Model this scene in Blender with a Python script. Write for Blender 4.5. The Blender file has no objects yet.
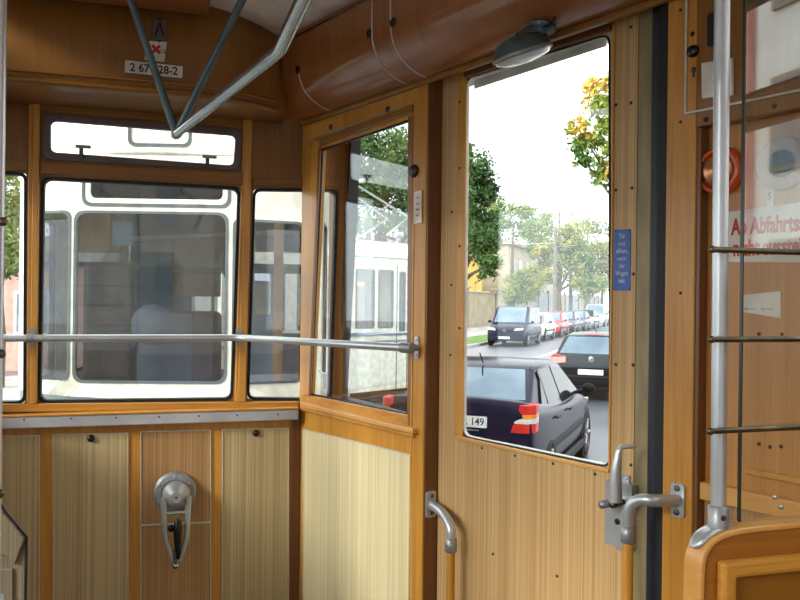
import bpy, bmesh, math, random
from mathutils import Vector, Matrix
random.seed(7)
scn = bpy.context.scene
COL = scn.collection
PI = math.pi

# ------------------------------------------------------------------ camera
EYE = 1.27
YAW = math.atan2(-.284, .959)
ROLL = 0.0115
cam_d = bpy.data.cameras.new('camera'); cam = bpy.data.objects.new('camera', cam_d); COL.objects.link(cam)
cam_d.sensor_width = 36; cam_d.lens = 36; cam_d.clip_start = 0.02; cam_d.clip_end = 500
CM = Matrix.Translation((0, 0, EYE)) @ Matrix.Rotation(YAW, 4, 'Z') @ Matrix.Rotation(PI/2, 4, 'X') @ Matrix.Rotation(ROLL, 4, 'Z')
cam.matrix_world = CM
scn.camera = cam

# ------------------------------------------------------------------ world, sun, exposure
w = bpy.data.worlds.new('world'); scn.world = w; w.use_nodes = True
nt = w.node_tree; nt.nodes.clear()
wo = nt.nodes.new('ShaderNodeOutputWorld'); bg = nt.nodes.new('ShaderNodeBackground')
tc = nt.nodes.new('ShaderNodeTexCoord'); sep = nt.nodes.new('ShaderNodeSeparateXYZ'); rmp = nt.nodes.new('ShaderNodeValToRGB')
nt.links.new(tc.outputs['Generated'], sep.inputs[0]); nt.links.new(sep.outputs['Z'], rmp.inputs[0])
rmp.color_ramp.elements[0].position = 0.0; rmp.color_ramp.elements[0].color = (.90, .92, .95, 1)
rmp.color_ramp.elements[1].position = 0.45; rmp.color_ramp.elements[1].color = (.98, 1.0, 1.0, 1)
nt.links.new(rmp.outputs[0], bg.inputs[0]); bg.inputs[1].default_value = 2.3
nt.links.new(bg.outputs[0], wo.inputs[0])
sd = bpy.data.lights.new('sun', 'SUN'); so = bpy.data.objects.new('sun', sd); COL.objects.link(so)
sd.energy = 2.4; sd.angle = math.radians(14); sd.color = (1, .95, .86)
so.rotation_euler = Vector((.93, .42, -.42)).to_track_quat('-Z', 'Y').to_euler()
scn.view_settings.view_transform = 'Standard'; scn.view_settings.look = 'None'
scn.view_settings.exposure = 0.50; scn.view_settings.gamma = 1; scn.view_settings.use_curve_mapping = False

# ------------------------------------------------------------------ helpers
def ray(px, py):
    d = CM.to_3x3() @ Vector(((px-400)/800, -(py-300)/800, -1))
    return d
def C(X, Y, z):            # camera-aligned ground coordinates -> world
    return Vector((X*.959+Y*.284, -X*.284+Y*.959, z))
CAMROT = YAW
class Frame:
    def __init__(s, o, u, n):
        s.o = Vector(o); s.u = Vector(u).normalized(); s.n = Vector(n).normalized(); s.v = Vector((0, 0, 1))
    def __call__(s, p):
        return s.o + s.u*p[0] + s.v*p[1] + s.n*p[2]
    def uv(s, px, py, w=0):
        d = ray(px, py); o = s.o + s.n*w; c = Vector((0, 0, EYE))
        t = (o-c).dot(s.n)/d.dot(s.n)
        p = c+d*t-s.o
        return (p.dot(s.u), p.z)
    def P(s, px, py, w=0):
        a = s.uv(px, py, w); return (a[0], a[1], w)
    def quad(s, pts, w=0):
        return [s.uv(x, y, w) for x, y in pts]
ID = lambda p: Vector(p)
E = Frame((0, 3.083, 0), (1, 0, 0), (0, -1, 0))
S = Frame((.509, 3.083, 0), (.3406, -.940, 0), (-.940, -.3406, 0))
PT = Frame((0, .973, 0), (1, 0, 0), (0, -1, 0))
FA = Frame((0, 2.748, 0), (1, 0, 0), (0, -1, 0))

def rp(pts, r, n=6):
    """round the corners of a polygon"""
    out = []; N = len(pts)
    rr = r if isinstance(r, (list, tuple)) else [r]*N
    for i in range(N):
        a, b, c = Vector(pts[i-1]), Vector(pts[i]), Vector(pts[(i+1) % N])
        e, f = (a-b), (c-b); le, lf = e.length, f.length
        q = min(rr[i], le*.49, lf*.49)
        if q < 1e-5: out.append(tuple(b)); continue
        p0, p1 = b+e/le*q, b+f/lf*q
        for k in range(n+1):
            t = k/n; out.append(tuple(p0*(1-t)**2*1.0 + b*2*t*(1-t)*1.0 + p1*t*t))
    return out
def inset(pts, d):
    """inset (d>0) or grow a convex polygon"""
    N = len(pts); c = sum((Vector(p) for p in pts), Vector((0, 0)))/N; out = []
    for i in range(N):
        a, b, q = Vector(pts[i-1]), Vector(pts[i]), Vector(pts[(i+1) % N])
        def nrm(s, t):
            e = (t-s).normalized(); n = Vector((-e.y, e.x))
            if n.dot(c-(s+t)/2) < 0: n = -n
            return n
        n1, n2 = nrm(a, b), nrm(b, q); m = (n1+n2)
        m = m/(1+n1.dot(n2)) if 1+n1.dot(n2) > .1 else m
        out.append(tuple(b+m*d))
    return out

def link(name, me, parent=None):
    o = bpy.data.objects.new(name, me); COL.objects.link(o)
    if parent: o.parent = parent
    return o
class M:
    def __init__(s, f=None):
        s.f = f or ID; s.V = []; s.F = []; s.MI = []; s.mi = 0; s.sm = []
    def add(s, vs, fs, smooth=False):
        b = len(s.V); s.V += [tuple(s.f(v)) for v in vs]
        for q in fs: s.F.append([b+i for i in q]); s.MI.append(s.mi); s.sm.append(smooth)
        return s
    def box(s, a, b):
        x0, y0, z0 = a; x1, y1, z1 = b
        return s.hexa([(x0, y0, z0), (x1, y0, z0), (x1, y1, z0), (x0, y1, z0), (x0, y0, z1), (x1, y0, z1), (x1, y1, z1), (x0, y1, z1)])
    def hexa(s, v):
        return s.add(v, [(0, 3, 2, 1), (4, 5, 6, 7), (0, 1, 5, 4), (1, 2, 6, 5), (2, 3, 7, 6), (3, 0, 4, 7)])
    def plate(s, outer, holes, w0, w1):
        """outline with holes in the frame's u,v plane, thickness w0..w1"""
        bm = bmesh.new(); loops = []; edges = []
        for lp in [outer]+list(holes):
            vs = [bm.verts.new((p[0], p[1], 0)) for p in lp]; loops.append(len(lp))
            edges += [bm.edges.new((vs[i], vs[(i+1) % len(vs)])) for i in range(len(vs))]
        bmesh.ops.triangle_fill(bm, use_beauty=True, edges=edges)
        bm.verts.index_update(); vv = [(v.co.x, v.co.y) for v in bm.verts]; ff = [[v.index for v in f.verts] for f in bm.faces]
        bm.free(); n = len(vv)
        fs = [list(f) for f in ff]+[[i+n for i in reversed(f)] for f in ff]
        b = 0
        for L in loops:
            for i in range(L):
                j = (i+1) % L; fs.append([b+i, b+j, b+j+n, b+i+n])
            b += L
        return s.add([(x, y, w1) for x, y in vv]+[(x, y, w0) for x, y in vv], fs)
    def tube(s, pts, r, n=14, cap=True, closed=False):
        P = [Vector(p) for p in pts]; R = r if isinstance(r, (list, tuple)) else [r]*len(P); N = len(P)
        vs = []; fs = []; nx = None
        for i in range(N):
            if closed: t = P[(i+1) % N]-P[i-1]
            else: t = (P[min(i+1, N-1)]-P[max(i-1, 0)])
            t = t.normalized()
            if nx is None:
                a = Vector((0, 0, 1)) if abs(t.z) < .9 else Vector((1, 0, 0)); nx = t.cross(a).normalized()
            else:
                nx = (nx-t*nx.dot(t)).normalized()
            ny = t.cross(nx)
            for k in range(n):
                an = 2*PI*k/n; vs.append(P[i]+nx*math.cos(an)*R[i]+ny*math.sin(an)*R[i])
        for i in range(N if closed else N-1):
            j = (i+1) % N
            for k in range(n):
                l = (k+1) % n; fs.append((i*n+k, i*n+l, j*n+l, j*n+k))
        s.add(vs, fs, True)
        if cap and not closed:
            s.add(vs[:n], [list(reversed(range(n)))]); s.add(vs[-n:], [list(range(n))])
        return s
    def lathe(s, prof, c, ax, n=28, smooth=True):
        """prof = [(radius, height along axis)]"""
        c = Vector(c); ax = Vector(ax).normalized(); a = Vector((0, 0, 1)) if abs(ax.z) < .9 else Vector((1, 0, 0))
        e1 = ax.cross(a).normalized(); e2 = ax.cross(e1); vs = []; fs = []
        for r, h in prof:
            for k in range(n):
                an = 2*PI*k/n; vs.append(c+ax*h+(e1*math.cos(an)+e2*math.sin(an))*max(r, 1e-4))
        for i in range(len(prof)-1):
            for k in range(n):
                l = (k+1) % n; fs.append((i*n+k, i*n+l, (i+1)*n+l, (i+1)*n+k))
        return s.add(vs, fs, smooth)
    def ball(s, c, r, n=12, sc=(1, 1, 1)):
        prof = []; vs = []; fs = []
        for i in range(n+1):
            th = PI*i/n
            for k in range(2*n):
                an = PI*k/n; vs.append(Vector((c[0]+r*sc[0]*math.sin(th)*math.cos(an), c[1]+r*sc[1]*math.sin(th)*math.sin(an), c[2]+r*sc[2]*math.cos(th))))
        for i in range(n):
            for k in range(2*n):
                l = (k+1) % (2*n); fs.append((i*2*n+k, i*2*n+l, (i+1)*2*n+l, (i+1)*2*n+k))
        return s.add(vs, fs, True)
    def grid(s, rows, smooth=True, thick=None):
        n = len(rows[0]); vs = [p for r in rows for p in r]; fs = []
        for i in range(len(rows)-1):
            for k in range(n-1): fs.append((i*n+k, i*n+k+1, (i+1)*n+k+1, (i+1)*n+k))
        return s.add(vs, fs, smooth)
    def build(s, name, mat, parent=None, bevel=0, local=False, seg=2, sub=0, solid=0, angle=30):
        me = bpy.data.meshes.new(name)
        V = [Vector(v) for v in s.V]
        if parent is not None and not local:
            L = WORLD[parent.name]; V = [v-L for v in V]; loc = None
        elif parent is None and not local and V:
            xs = [v.x for v in V]; ys = [v.y for v in V]; L = Vector(((min(xs)+max(xs))/2, (min(ys)+max(ys))/2, min(v.z for v in V)))
            V = [v-L for v in V]; loc = L
        else: L = Vector(); loc = None
        me.from_pydata([tuple(v) for v in V], [], s.F)
        ms = mat if isinstance(mat, (list, tuple)) else [mat]
        for m in ms: me.materials.append(m)
        me.polygons.foreach_set('material_index', s.MI); me.polygons.foreach_set('use_smooth', s.sm)
        bm = bmesh.new(); bm.from_mesh(me); bmesh.ops.recalc_face_normals(bm, faces=bm.faces); bm.to_mesh(me); bm.free()
        o = link(name, me, parent)
        if loc is not None: o.location = loc
        WORLD[o.name] = L if not local else Vector()
        if solid:
            m = o.modifiers.new('s', 'SOLIDIFY'); m.thickness = solid; m.offset = -1
        if sub:
            m = o.modifiers.new('u', 'SUBSURF'); m.levels = sub; m.render_levels = sub
        if bevel:
            m = o.modifiers.new('b', 'BEVEL'); m.width = bevel; m.segments = seg; m.limit_method = 'ANGLE'; m.angle_limit = math.radians(angle)
        return o
WORLD = {}
def tag(o, label=None, cat=None, group=None, kind=None):
    if label: o['label'] = label
    if cat: o['category'] = cat
    if group: o['group'] = group
    if kind: o['kind'] = kind
    return o
def thing(name, label, cat, loc=(0, 0, 0), rz=0, group=None, kind=None):
    o = bpy.data.objects.new(name, None); COL.objects.link(o); o.empty_display_size = .05
    o.location = loc; o.rotation_euler = (0, 0, rz); WORLD[o.name] = Vector(loc)
    return tag(o, label, cat, group, kind)
def struct(o): o['kind'] = 'structure'; return o
def copy_tree(o, parent=None):
    c = o.copy(); COL.objects.link(c); WORLD[c.name] = WORLD.get(o.name, Vector())
    if parent: c.parent = parent
    for ch in list(o.children): copy_tree(ch, c)
    return c
def text(f, s, u, v, size, mat, name, parent, w=.001, sx=1.0, align='CENTER', bold=0.0, sp=1.0, local=False):
    cu = bpy.data.curves.new('t', 'FONT'); cu.body = s; cu.size = size; cu.align_x = align; cu.align_y = 'CENTER'
    cu.offset = bold; cu.space_character = sp; cu.resolution_u = 3; cu.extrude = .0004
    o = bpy.data.objects.new('t', cu); COL.objects.link(o)
    dg = bpy.context.evaluated_depsgraph_get(); dg.update(); me = bpy.data.meshes.new_from_object(o.evaluated_get(dg))
    m = M(f); m.add([(u+p.co.x*sx, v+p.co.y, w+p.co.z) for p in me.vertices], [list(q.vertices) for q in me.polygons])
    bpy.data.objects.remove(o); bpy.data.curves.remove(cu); bpy.data.meshes.remove(me)
    return m.build(name, mat, parent, local=local)

# ------------------------------------------------------------------ materials
def lin(c):
    return tuple(((x/255)/12.92 if x/255 <= .04045 else ((x/255+.055)/1.055)**2.4) for x in c)+(1,)
def newmat(name):
    m = bpy.data.materials.new(name); m.use_nodes = True; b = m.node_tree.nodes['Principled BSDF']; return m, m.node_tree, b
def noise_mat(name, c1, c2, scale=(1, 1, 1), ns=5, rough=.5, metal=0, detail=4, bump=0, coat=0, lo=.35, hi=.65, spec=.5, c3=None, rvar=0):
    m, t, b = newmat(name); N = t.nodes; L = t.links
    co = N.new('ShaderNodeTexCoord'); mp = N.new('ShaderNodeMapping'); mp.inputs['Scale'].default_value = scale
    no = N.new('ShaderNodeTexNoise'); no.inputs['Scale'].default_value = ns; no.inputs['Detail'].default_value = detail
    cr = N.new('ShaderNodeValToRGB'); cr.color_ramp.elements[0].position = lo; cr.color_ramp.elements[1].position = hi
    cr.color_ramp.elements[0].color = lin(c1); cr.color_ramp.elements[1].color = lin(c2)
    if c3:
        e = cr.color_ramp.elements.new((lo+hi)/2); e.color = lin(c3)
    L.new(co.outputs['Object'], mp.inputs[0]); L.new(mp.outputs[0], no.inputs[0]); L.new(no.outputs[0], cr.inputs[0]); L.new(cr.outputs[0], b.inputs['Base Color'])
    b.inputs['Roughness'].default_value = rough; b.inputs['Metallic'].default_value = metal
    b.inputs['Specular IOR Level'].default_value = spec; b.inputs['Coat Weight'].default_value = coat; b.inputs['Coat Roughness'].default_value = .12
    if bump:
        bp = N.new('ShaderNodeBump'); bp.inputs['Strength'].default_value = bump; bp.inputs['Distance'].default_value = .01
        L.new(no.outputs[0], bp.inputs['Height']); L.new(bp.outputs[0], b.inputs['Normal'])
    return m
def wood(name, c1, c2, axis='z', rough=.38, fine=70, coat=.25):
    """long grain along one axis: fine streaks mixed with broad tone"""
    m, t, b = newmat(name); N = t.nodes; L = t.links
    sc = {'z': (fine, fine, 2.2), 'x': (2.2, fine, fine), 'y': (fine, 2.2, fine), 's': (fine*.25, fine*.25, fine)}[axis]
    co = N.new('ShaderNodeTexCoord'); mp = N.new('ShaderNodeMapping'); mp.inputs['Scale'].default_value = sc
    no = N.new('ShaderNodeTexNoise'); no.inputs['Scale'].default_value = 1.6; no.inputs['Detail'].default_value = 6; no.inputs['Roughness'].default_value = .7
    mp2 = N.new('ShaderNodeMapping'); mp2.inputs['Scale'].default_value = tuple(x/9 for x in sc)
    n2 = N.new('ShaderNodeTexNoise'); n2.inputs['Scale'].default_value = 1.3; n2.inputs['Detail'].default_value = 3; n2.inputs['Distortion'].default_value = .6
    mx = N.new('ShaderNodeMix'); mx.data_type = 'FLOAT'; mx.inputs[0].default_value = .45
    cr = N.new('ShaderNodeValToRGB'); cr.color_ramp.elements[0].position = .36; cr.color_ramp.elements[1].position = .64
    cr.color_ramp.elements[0].color = lin(c1); cr.color_ramp.elements[1].color = lin(c2)
    L.new(co.outputs['Object'], mp.inputs[0]); L.new(co.outputs['Object'], mp2.inputs[0]); L.new(mp.outputs[0], no.inputs[0]); L.new(mp2.outputs[0], n2.inputs[0])
    L.new(no.outputs[0], mx.inputs[2]); L.new(n2.outputs[0], mx.inputs[3]); L.new(mx.outputs[0], cr.inputs[0]); L.new(cr.outputs[0], b.inputs['Base Color'])
    b.inputs['Roughness'].default_value = rough; b.inputs['Coat Weight'].default_value = coat; b.inputs['Coat Roughness'].default_value = .15
    return m
def laminate(name, c1, c2, fine=190, rough=.5, c3=None, broad=24):
    m, t, b = newmat(name); N = t.nodes; L = t.links
    co = N.new('ShaderNodeTexCoord')
    def nz(s, d):
        mp = N.new('ShaderNodeMapping'); mp.inputs['Scale'].default_value = (s, s, .25)
        no = N.new('ShaderNodeTexNoise'); no.inputs['Scale'].default_value = 1; no.inputs['Detail'].default_value = d
        L.new(co.outputs['Object'], mp.inputs[0]); L.new(mp.outputs[0], no.inputs[0]); return no
    a, c = nz(fine, 2), nz(broad, 3)
    mx = N.new('ShaderNodeMix'); mx.data_type = 'FLOAT'; mx.inputs[0].default_value = .30
    L.new(a.outputs[0], mx.inputs[2]); L.new(c.outputs[0], mx.inputs[3])
    cr = N.new('ShaderNodeValToRGB'); cr.color_ramp.elements[0].position = .38; cr.color_ramp.elements[1].position = .62
    cr.color_ramp.elements[0].color = lin(c1); cr.color_ramp.elements[1].color = lin(c2)
    L.new(mx.outputs[0], cr.inputs[0]); L.new(cr.outputs[0], b.inputs['Base Color'])
    b.inputs['Roughness'].default_value = rough
    return m
def plain(name, c, rough=.5, metal=0, spec=.5, emit=None, es=1, coat=0):
    c2 = tuple(min(255, x*1.06+2) for x in c); c1 = tuple(x*.93 for x in c)
    m = noise_mat(name, c1, c2, ns=9, rough=rough, metal=metal, spec=spec, coat=coat)
    return m
def glassmat(name, tint=(.96, .98, .98), refl=1.0, base=.05):
    m = bpy.data.materials.new(name); m.use_nodes = True; t = m.node_tree; N = t.nodes; L = t.links; N.clear()
    o = N.new('ShaderNodeOutputMaterial'); mx = N.new('ShaderNodeMixShader'); tr = N.new('ShaderNodeBsdfTransparent'); gl = N.new('ShaderNodeBsdfGlossy')
    tr.inputs[0].default_value = (*tint, 1); gl.inputs['Roughness'].default_value = .02; gl.inputs[0].default_value = (.95, .98, 1, 1)
    lw = N.new('ShaderNodeLayerWeight'); pw = N.new('ShaderNodeMath'); pw.operation = 'POWER'; pw.inputs[1].default_value = 4.2
    ml = N.new('ShaderNodeMath'); ml.operation = 'MULTIPLY_ADD'; ml.inputs[1].default_value = .9*refl; ml.inputs[2].default_value = base
    L.new(lw.outputs['Facing'], pw.inputs[0]); L.new(pw.outputs[0], ml.inputs[0]); L.new(ml.outputs[0], mx.inputs[0])
    L.new(tr.outputs[0], mx.inputs[1]); L.new(gl.outputs[0], mx.inputs[2]); L.new(mx.outputs[0], o.inputs[0])
    return m
W_ORANGE = wood('honey_wood_upright', (182, 120, 40), (218, 160, 68))
W_ORX = wood('honey_wood_along_x', (182, 120, 40), (218, 160, 68), 'x')
W_ORS = wood('honey_wood_along_wall', (180, 120, 42), (216, 158, 70), 's')
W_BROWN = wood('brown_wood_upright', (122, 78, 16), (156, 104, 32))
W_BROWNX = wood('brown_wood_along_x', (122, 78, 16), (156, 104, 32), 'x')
W_COVE = wood('reddish_veneer', (138, 82, 40), (166, 106, 58), 'z', rough=.3, fine=90, coat=.5)
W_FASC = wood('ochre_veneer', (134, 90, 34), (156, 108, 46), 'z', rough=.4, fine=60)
W_DARK = wood('dark_edge_wood', (104, 62, 28), (130, 82, 40))
W_PALE = wood('pale_oak', (206, 146, 74), (226, 174, 100), 's', fine=40)
LAM = laminate('beige_striped_laminate', (170, 148, 104), (206, 186, 142), fine=330, broad=60)
LAM_LIT = laminate('lit_beige_striped_laminate', (216, 200, 150), (240, 228, 186), fine=190)  # same laminate as LAM, strong light painted in as a paler colour
LAMB = laminate('brown_striped_laminate', (160, 118, 72), (190, 150, 102), fine=190)
DOORL = laminate('tan_striped_laminate', (176, 138, 88), (208, 172, 120), fine=230, broad=26)
RPAN = wood('tan_veneer', (176, 116, 50), (206, 148, 78), rough=.35, fine=120)
ALU = noise_mat('brushed_aluminium', (186, 192, 196), (206, 212, 216), ns=5, rough=.30, metal=.6)
ALUR = noise_mat('darker_tube_metal', (136, 142, 146), (158, 164, 168), ns=6, rough=.22, metal=.85)
ALUD = noise_mat('dull_grey_metal', (142, 144, 148), (166, 168, 172), ns=14, rough=.4, metal=.5)
STRUT = noise_mat('dark_grey_steel', (84, 100, 106), (100, 116, 122), ns=14, rough=.45, metal=.6)
BRONZE = noise_mat('tarnished_brass', (82, 74, 58), (118, 108, 88), ns=30, rough=.35, metal=.85)
CHROME = noise_mat('worn_chrome', (170, 172, 170), (205, 206, 204), ns=20, rough=.22, metal=1)
BLACK = plain('black_rubber', (22, 24, 28), .6)
NAVY = plain('blue_black_rubber', (30, 38, 50), .45)
BLACKP = plain('black_plastic', (20, 18, 18), .3)
GREYM = plain('mauve_grey_paint', (104, 94, 96), .5)
SEALW = plain('pale_grey_gasket', (222, 220, 208), .5)
WHITEP = plain('white_plastic', (222, 220, 208), .4)
CEIL = plain('light_grey_ceiling_paint', (236, 230, 220), .55)
OLIVE = noise_mat('worn_olive_metal', (132, 118, 84), (158, 142, 104), scale=(6, 6, 1), ns=6, rough=.45, metal=.2)
STRIPM = noise_mat('pale_metal_strip', (196, 194, 184), (216, 214, 204), ns=20, rough=.4, metal=.15)
LEDGE = noise_mat('ledge_metal', (176, 178, 184), (196, 198, 204), ns=8, rough=.35, metal=.25)
SCREW = noise_mat('screw_steel', (90, 84, 76), (120, 112, 100), ns=40, rough=.4, metal=.8)
DKSCREW = plain('dark_screw', (52, 36, 24), .5)
GLASS = glassmat('window_glass')
SCREEN = glassmat('reflective_screen_glass', refl=1.2, base=.12)
TRAMGLASS = glassmat('tinted_tram_glass', tint=(.66, .68, .70), refl=.4, base=.04)
RUBFLOOR = plain('grey_brown_rubber_floor', (92, 84, 74), .7)
CREAM = plain('cream_enamel', (236, 234, 214), .25, coat=.5)
PAPER = plain('white_paper', (226, 222, 212), .7)
RED = plain('red_ink', (196, 48, 42), .6)
INK = plain('black_ink', (24, 24, 26), .6)
BLUE = plain('blue_enamel', (28, 84, 168), .3)
PALEINK = plain('pale_lettering', (186, 200, 220), .5)

# =================================================================== STRUCTURE
UP = 1.953                       # height of the cove's lower edge
# ---- floor
m = M(); m.plate([(-1.36, -2.2), (1.22, -2.2), (1.22, 1.22), (.70, 3.12), (-.70, 3.12), (-1.36, 1.22)], [], -.06, 0)
struct(m.build('floor', RUBFLOOR))
# ---- front wall with its window openings
w2 = E.quad([(41.5, 176.5), (240.5, 187), (233, 400.5), (37.5, 403)])
w3 = E.quad([(253.5, 188), (338.5, 189), (331.5, 401), (247, 400)])
w1 = E.quad([(-46, 171), (26.5, 172), (25.5, 404), (-46, 405)])
w4 = E.quad([(45, 115), (241, 131), (239, 169), (44, 158)])
xr = S.uv(300, 300)[0]
oL, oR = -.69, E.uv(343.5, 300)[0]
m = M(E); m.plate([(oL, 0), (oR, 0), (oR, 2.12), (oL, 2.12)], [rp(inset(w1, -.002), .028), rp(inset(w2, -.002), .03), rp(inset(w3, -.002), .03), rp(inset(w4, -.001), .035)], -.045, 0)
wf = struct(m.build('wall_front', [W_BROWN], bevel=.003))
tag(wf)
# lower honey-coloured half of the wall
zl = E.uv(150, 412)[1]
m = M(E); m.plate([(oL, 0), (E.uv(299.5, 500)[0], 0), (E.uv(299.5, 500)[0], zl-.002), (oL, zl-.002)], [], .0005, .012); m.build('dado_board', W_ORANGE, wf, .002)
def panel(f, px, w, mat, parent, name='laminate_panel', strip=STRIPM, rad=.004, sw=.0035):
    q = f.quad(px, w); m = M(f); m.plate(rp(q, rad, 3), [], w, w+.003); m.build(name, mat, parent)
    m = M(f); m.plate(rp(inset(q, -sw), rad, 3), [rp(q, rad, 3)], w, w+.006); m.build('edge_strip', strip, parent, .001)
panel(E, [(-40, 437), (39, 436), (39, 640), (-40, 640)], .0122, LAM, wf)
panel(E, [(54, 435), (127.5, 433.5), (127.5, 640), (54, 640)], .0122, LAM, wf)
panel(E, [(141.5, 432), (210, 430.5), (210, 521), (141.5, 524)], .0122, LAMB, wf)
panel(E, [(141.5, 526), (210, 523), (210, 640), (141.5, 640)], .0122, LAMB, wf)
panel(E, [(223, 430), (288, 428.5), (287.5, 640), (222.5, 640)], .0122, LAM, wf)
m = M(E); a = E.uv(290.5, 500)[0]; b = E.uv(299, 500)[0]; m.box((a, 0, .012), (b, zl-.005, .022)); m.build('corner_batten', W_DARK, wf, .002)
# rails and posts around the windows
def bar(f, pts, w0, w1, name, mat, parent, bev=.003):
    m = M(f); m.plate(f.quad(pts, w1), [], w0, w1); return m.build(name, mat, parent, bev)
bar(E, [(-46, 404.5), (299, 401.5), (299, 409), (-46, 413)], .0005, .016, 'window_rail', W_ORX, wf)
bar(E, [(28.5, 96), (33.5, 96), (30, 404), (26.5, 404)], .0005, .012, 'window_post', W_ORANGE, wf)
bar(E, [(33, 96), (40, 97), (36.5, 404), (29.5, 404)], .0005, .020, 'window_post', W_ORANGE, wf)
bar(E, [(243.5, 118), (247, 118), (237.5, 402), (234.5, 402)], .0005, .012, 'window_post', W_ORANGE, wf)
bar(E, [(246.5, 118), (252.5, 118), (245.5, 402), (237.5, 402)], .0005, .020, 'window_post', W_ORANGE, wf)
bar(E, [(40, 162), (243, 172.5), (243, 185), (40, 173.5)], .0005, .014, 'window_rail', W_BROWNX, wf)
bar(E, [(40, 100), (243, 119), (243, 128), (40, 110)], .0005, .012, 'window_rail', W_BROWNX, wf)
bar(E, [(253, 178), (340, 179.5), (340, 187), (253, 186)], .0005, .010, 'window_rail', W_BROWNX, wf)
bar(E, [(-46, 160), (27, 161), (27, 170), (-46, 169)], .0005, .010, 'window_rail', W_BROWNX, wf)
# ---- windows of the front wall
def window(n, f, q, w, rad, seal=.009, sealmat=BLACK, glass=GLASS):
    c = f((q[3][0], q[3][1], w)); t = thing('window_%d' % n, None, None, c, kind='structure')
    m = M(f); m.plate(rp(q, rad), [rp(inset(q, seal), max(rad-seal*.3, .005))], w-.02, w+.016); m.build('window_seal', sealmat, t)
    m = M(f); m.plate(rp(inset(q, seal*.6), rad), [], w-.004, w); m.build('pane', glass, t)
    return t
window(1, E, w1, -.02, .028); window(2, E, w2, -.02, .03); window(3, E, w3, -.02, .03)
t = thing('window_4', None, None, E((w4[3][0], w4[3][1], 0)), kind='structure')
w4o = E.quad([(43.5, 113.5), (242, 130), (240.3, 170.5), (42.5, 159.5)], .01); w4i = E.quad([(50.8, 120.6), (235.5, 135.5), (233.5, 165.5), (50.8, 152)], .01)
m = M(E); m.plate(rp(w4o, .035), [rp(w4i, .022)], -.01, .0145); m.build('metal_frame', GREYM, t, .003)
m = M(E); m.plate(rp(inset(w4i, -.006), .022), [], -.008, -.004); m.build('pane', GLASS, t)
for px in (60, 95, 118, 150, 190, 225):
    u, v = E.uv(px, 116.7+(px-50)*.083, .0145); m = M(E); m.lathe([(.0035, 0), (.003, .002), (.0001, .0022)], (u, v, .0145), (0, 0, 1), 8); m.build('screw', DKSCREW, t)
for px, py in ((81, 159), (207, 168.5)):
    u, v = E.uv(px, py, .015); l = M(E)
    l.box((u-.006, v-.006, .0146), (u+.008, v+.042, .024)); l.build('latch', STRUT, t, .002)
    l = M(E); l.box((u-.018, v+.036, .0245), (u+.034, v+.048, .034)); l.tube([(u, v+.042, .02), (u, v+.042, .03)], .006, 8); l.build('latch_lever', ALUD, t, .002)
# ---- metal ledge under the front windows
m = M(E); q = E.quad([(-46, 418.5), (298.5, 409.5), (298.5, 418), (-46, 427.5)], .06)
z1 = E.uv(150, 413.5, .06)[1]; z0 = E.uv(150, 424.5, .06)[1]; ue = E.uv(298.5, 415, .06)[0]
m.box((oL, z0, .012), (ue, z1, .06)); ledge = struct(m.build('trim_1', LEDGE, bevel=.003))
for px in (24, 71, 116, 159, 199, 237, 278):
    u, v = E.uv(px, 420-(px/300)*6, .06); s_ = M(E); s_.lathe([(.0035, 0), (.003, .0015), (.0001, .0018)], (u, v, .06), (0, 0, 1), 8); s_.build('screw', DKSCREW, ledge)
m = M(E); m.box((oL, z1+.0005, .0125), (ue, z1+.0075, .064)); m.build('ledge_cap', W_ORX, ledge, .002)
# ---- inner panel of the tapered side wall with its window
hi = S.quad([(320, 149.5), (408.3, 119.5), (407, 415), (308.5, 394.5)])
uA = 0.004; uB = S.uv(412.5, 300)[0]; zs = S.uv(350, 415)[1]
ws = M(S); ws.plate([(uA, 0), (uB, 0), (uB, UP+.02), (uA+.0, UP+.02)], [rp(inset(hi, -.001), .006, 2)], -.03, 0)
wr = struct(ws.build('wall_right', W_ORANGE, bevel=.002))
panel(S, [(304, 429.5), (412, 455.5), (412, 700), (304, 640)], .0005, LAM_LIT, wr)
bar(S, [(299.5, 402), (412.5, 429), (412.5, 434), (299.5, 407)], .0005, .030, 'sill_cap', W_PALE, wr)
bar(S, [(299.5, 407), (412.5, 434), (412.5, 438), (299.5, 410)], .0005, .018, 'sill_bead', W_ORS, wr)
bar(S, [(303, 394), (408, 415), (410, 430), (301, 403)], .0005, .008, 'window_rail', W_ORS, wr)
bar(S, [(312, 140), (319, 141), (309, 396), (302, 396)], .0005, .012, 'window_post', W_ORANGE, wr)
bar(S, [(318, 147.5), (320.2, 147), (309.8, 396), (308, 396)], .0125, .016, 'glazing_bead', W_DARK, wr, .001)
bar(S, [(407.5, 116), (412.3, 114), (412.3, 432), (407, 430)], .0005, .008, 'window_post', W_BROWN, wr)
bar(S, [(311, 141), (412, 104), (412, 112), (311, 149)], .0005, .010, 'window_rail', W_BROWN, wr)
bar(S, [(310, 139), (412, 101), (412, 102), (310, 140)], .0005, .004, 'metal_strip', ALU, wr, 0)
t = thing('window_5', None, None, S((hi[3][0], hi[3][1], 0)), kind='structure')
m = M(S); m.plate(rp(hi, .006, 2), [], -.018, -.014); m.build('pane', GLASS, t)
m = M(S); m.plate(rp(hi, .006, 2), [rp(inset(hi, .004), .006, 2)], -.013, -.004); m.build('window_seal', BLACK, t)
# outer skin of the tapered side wall behind it
ho = S.quad([(352.5, 100), (470, 60), (470, 430), (336.5, 405)], -.16)
uo = S.uv(345, 300, -.16)[0]

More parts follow.
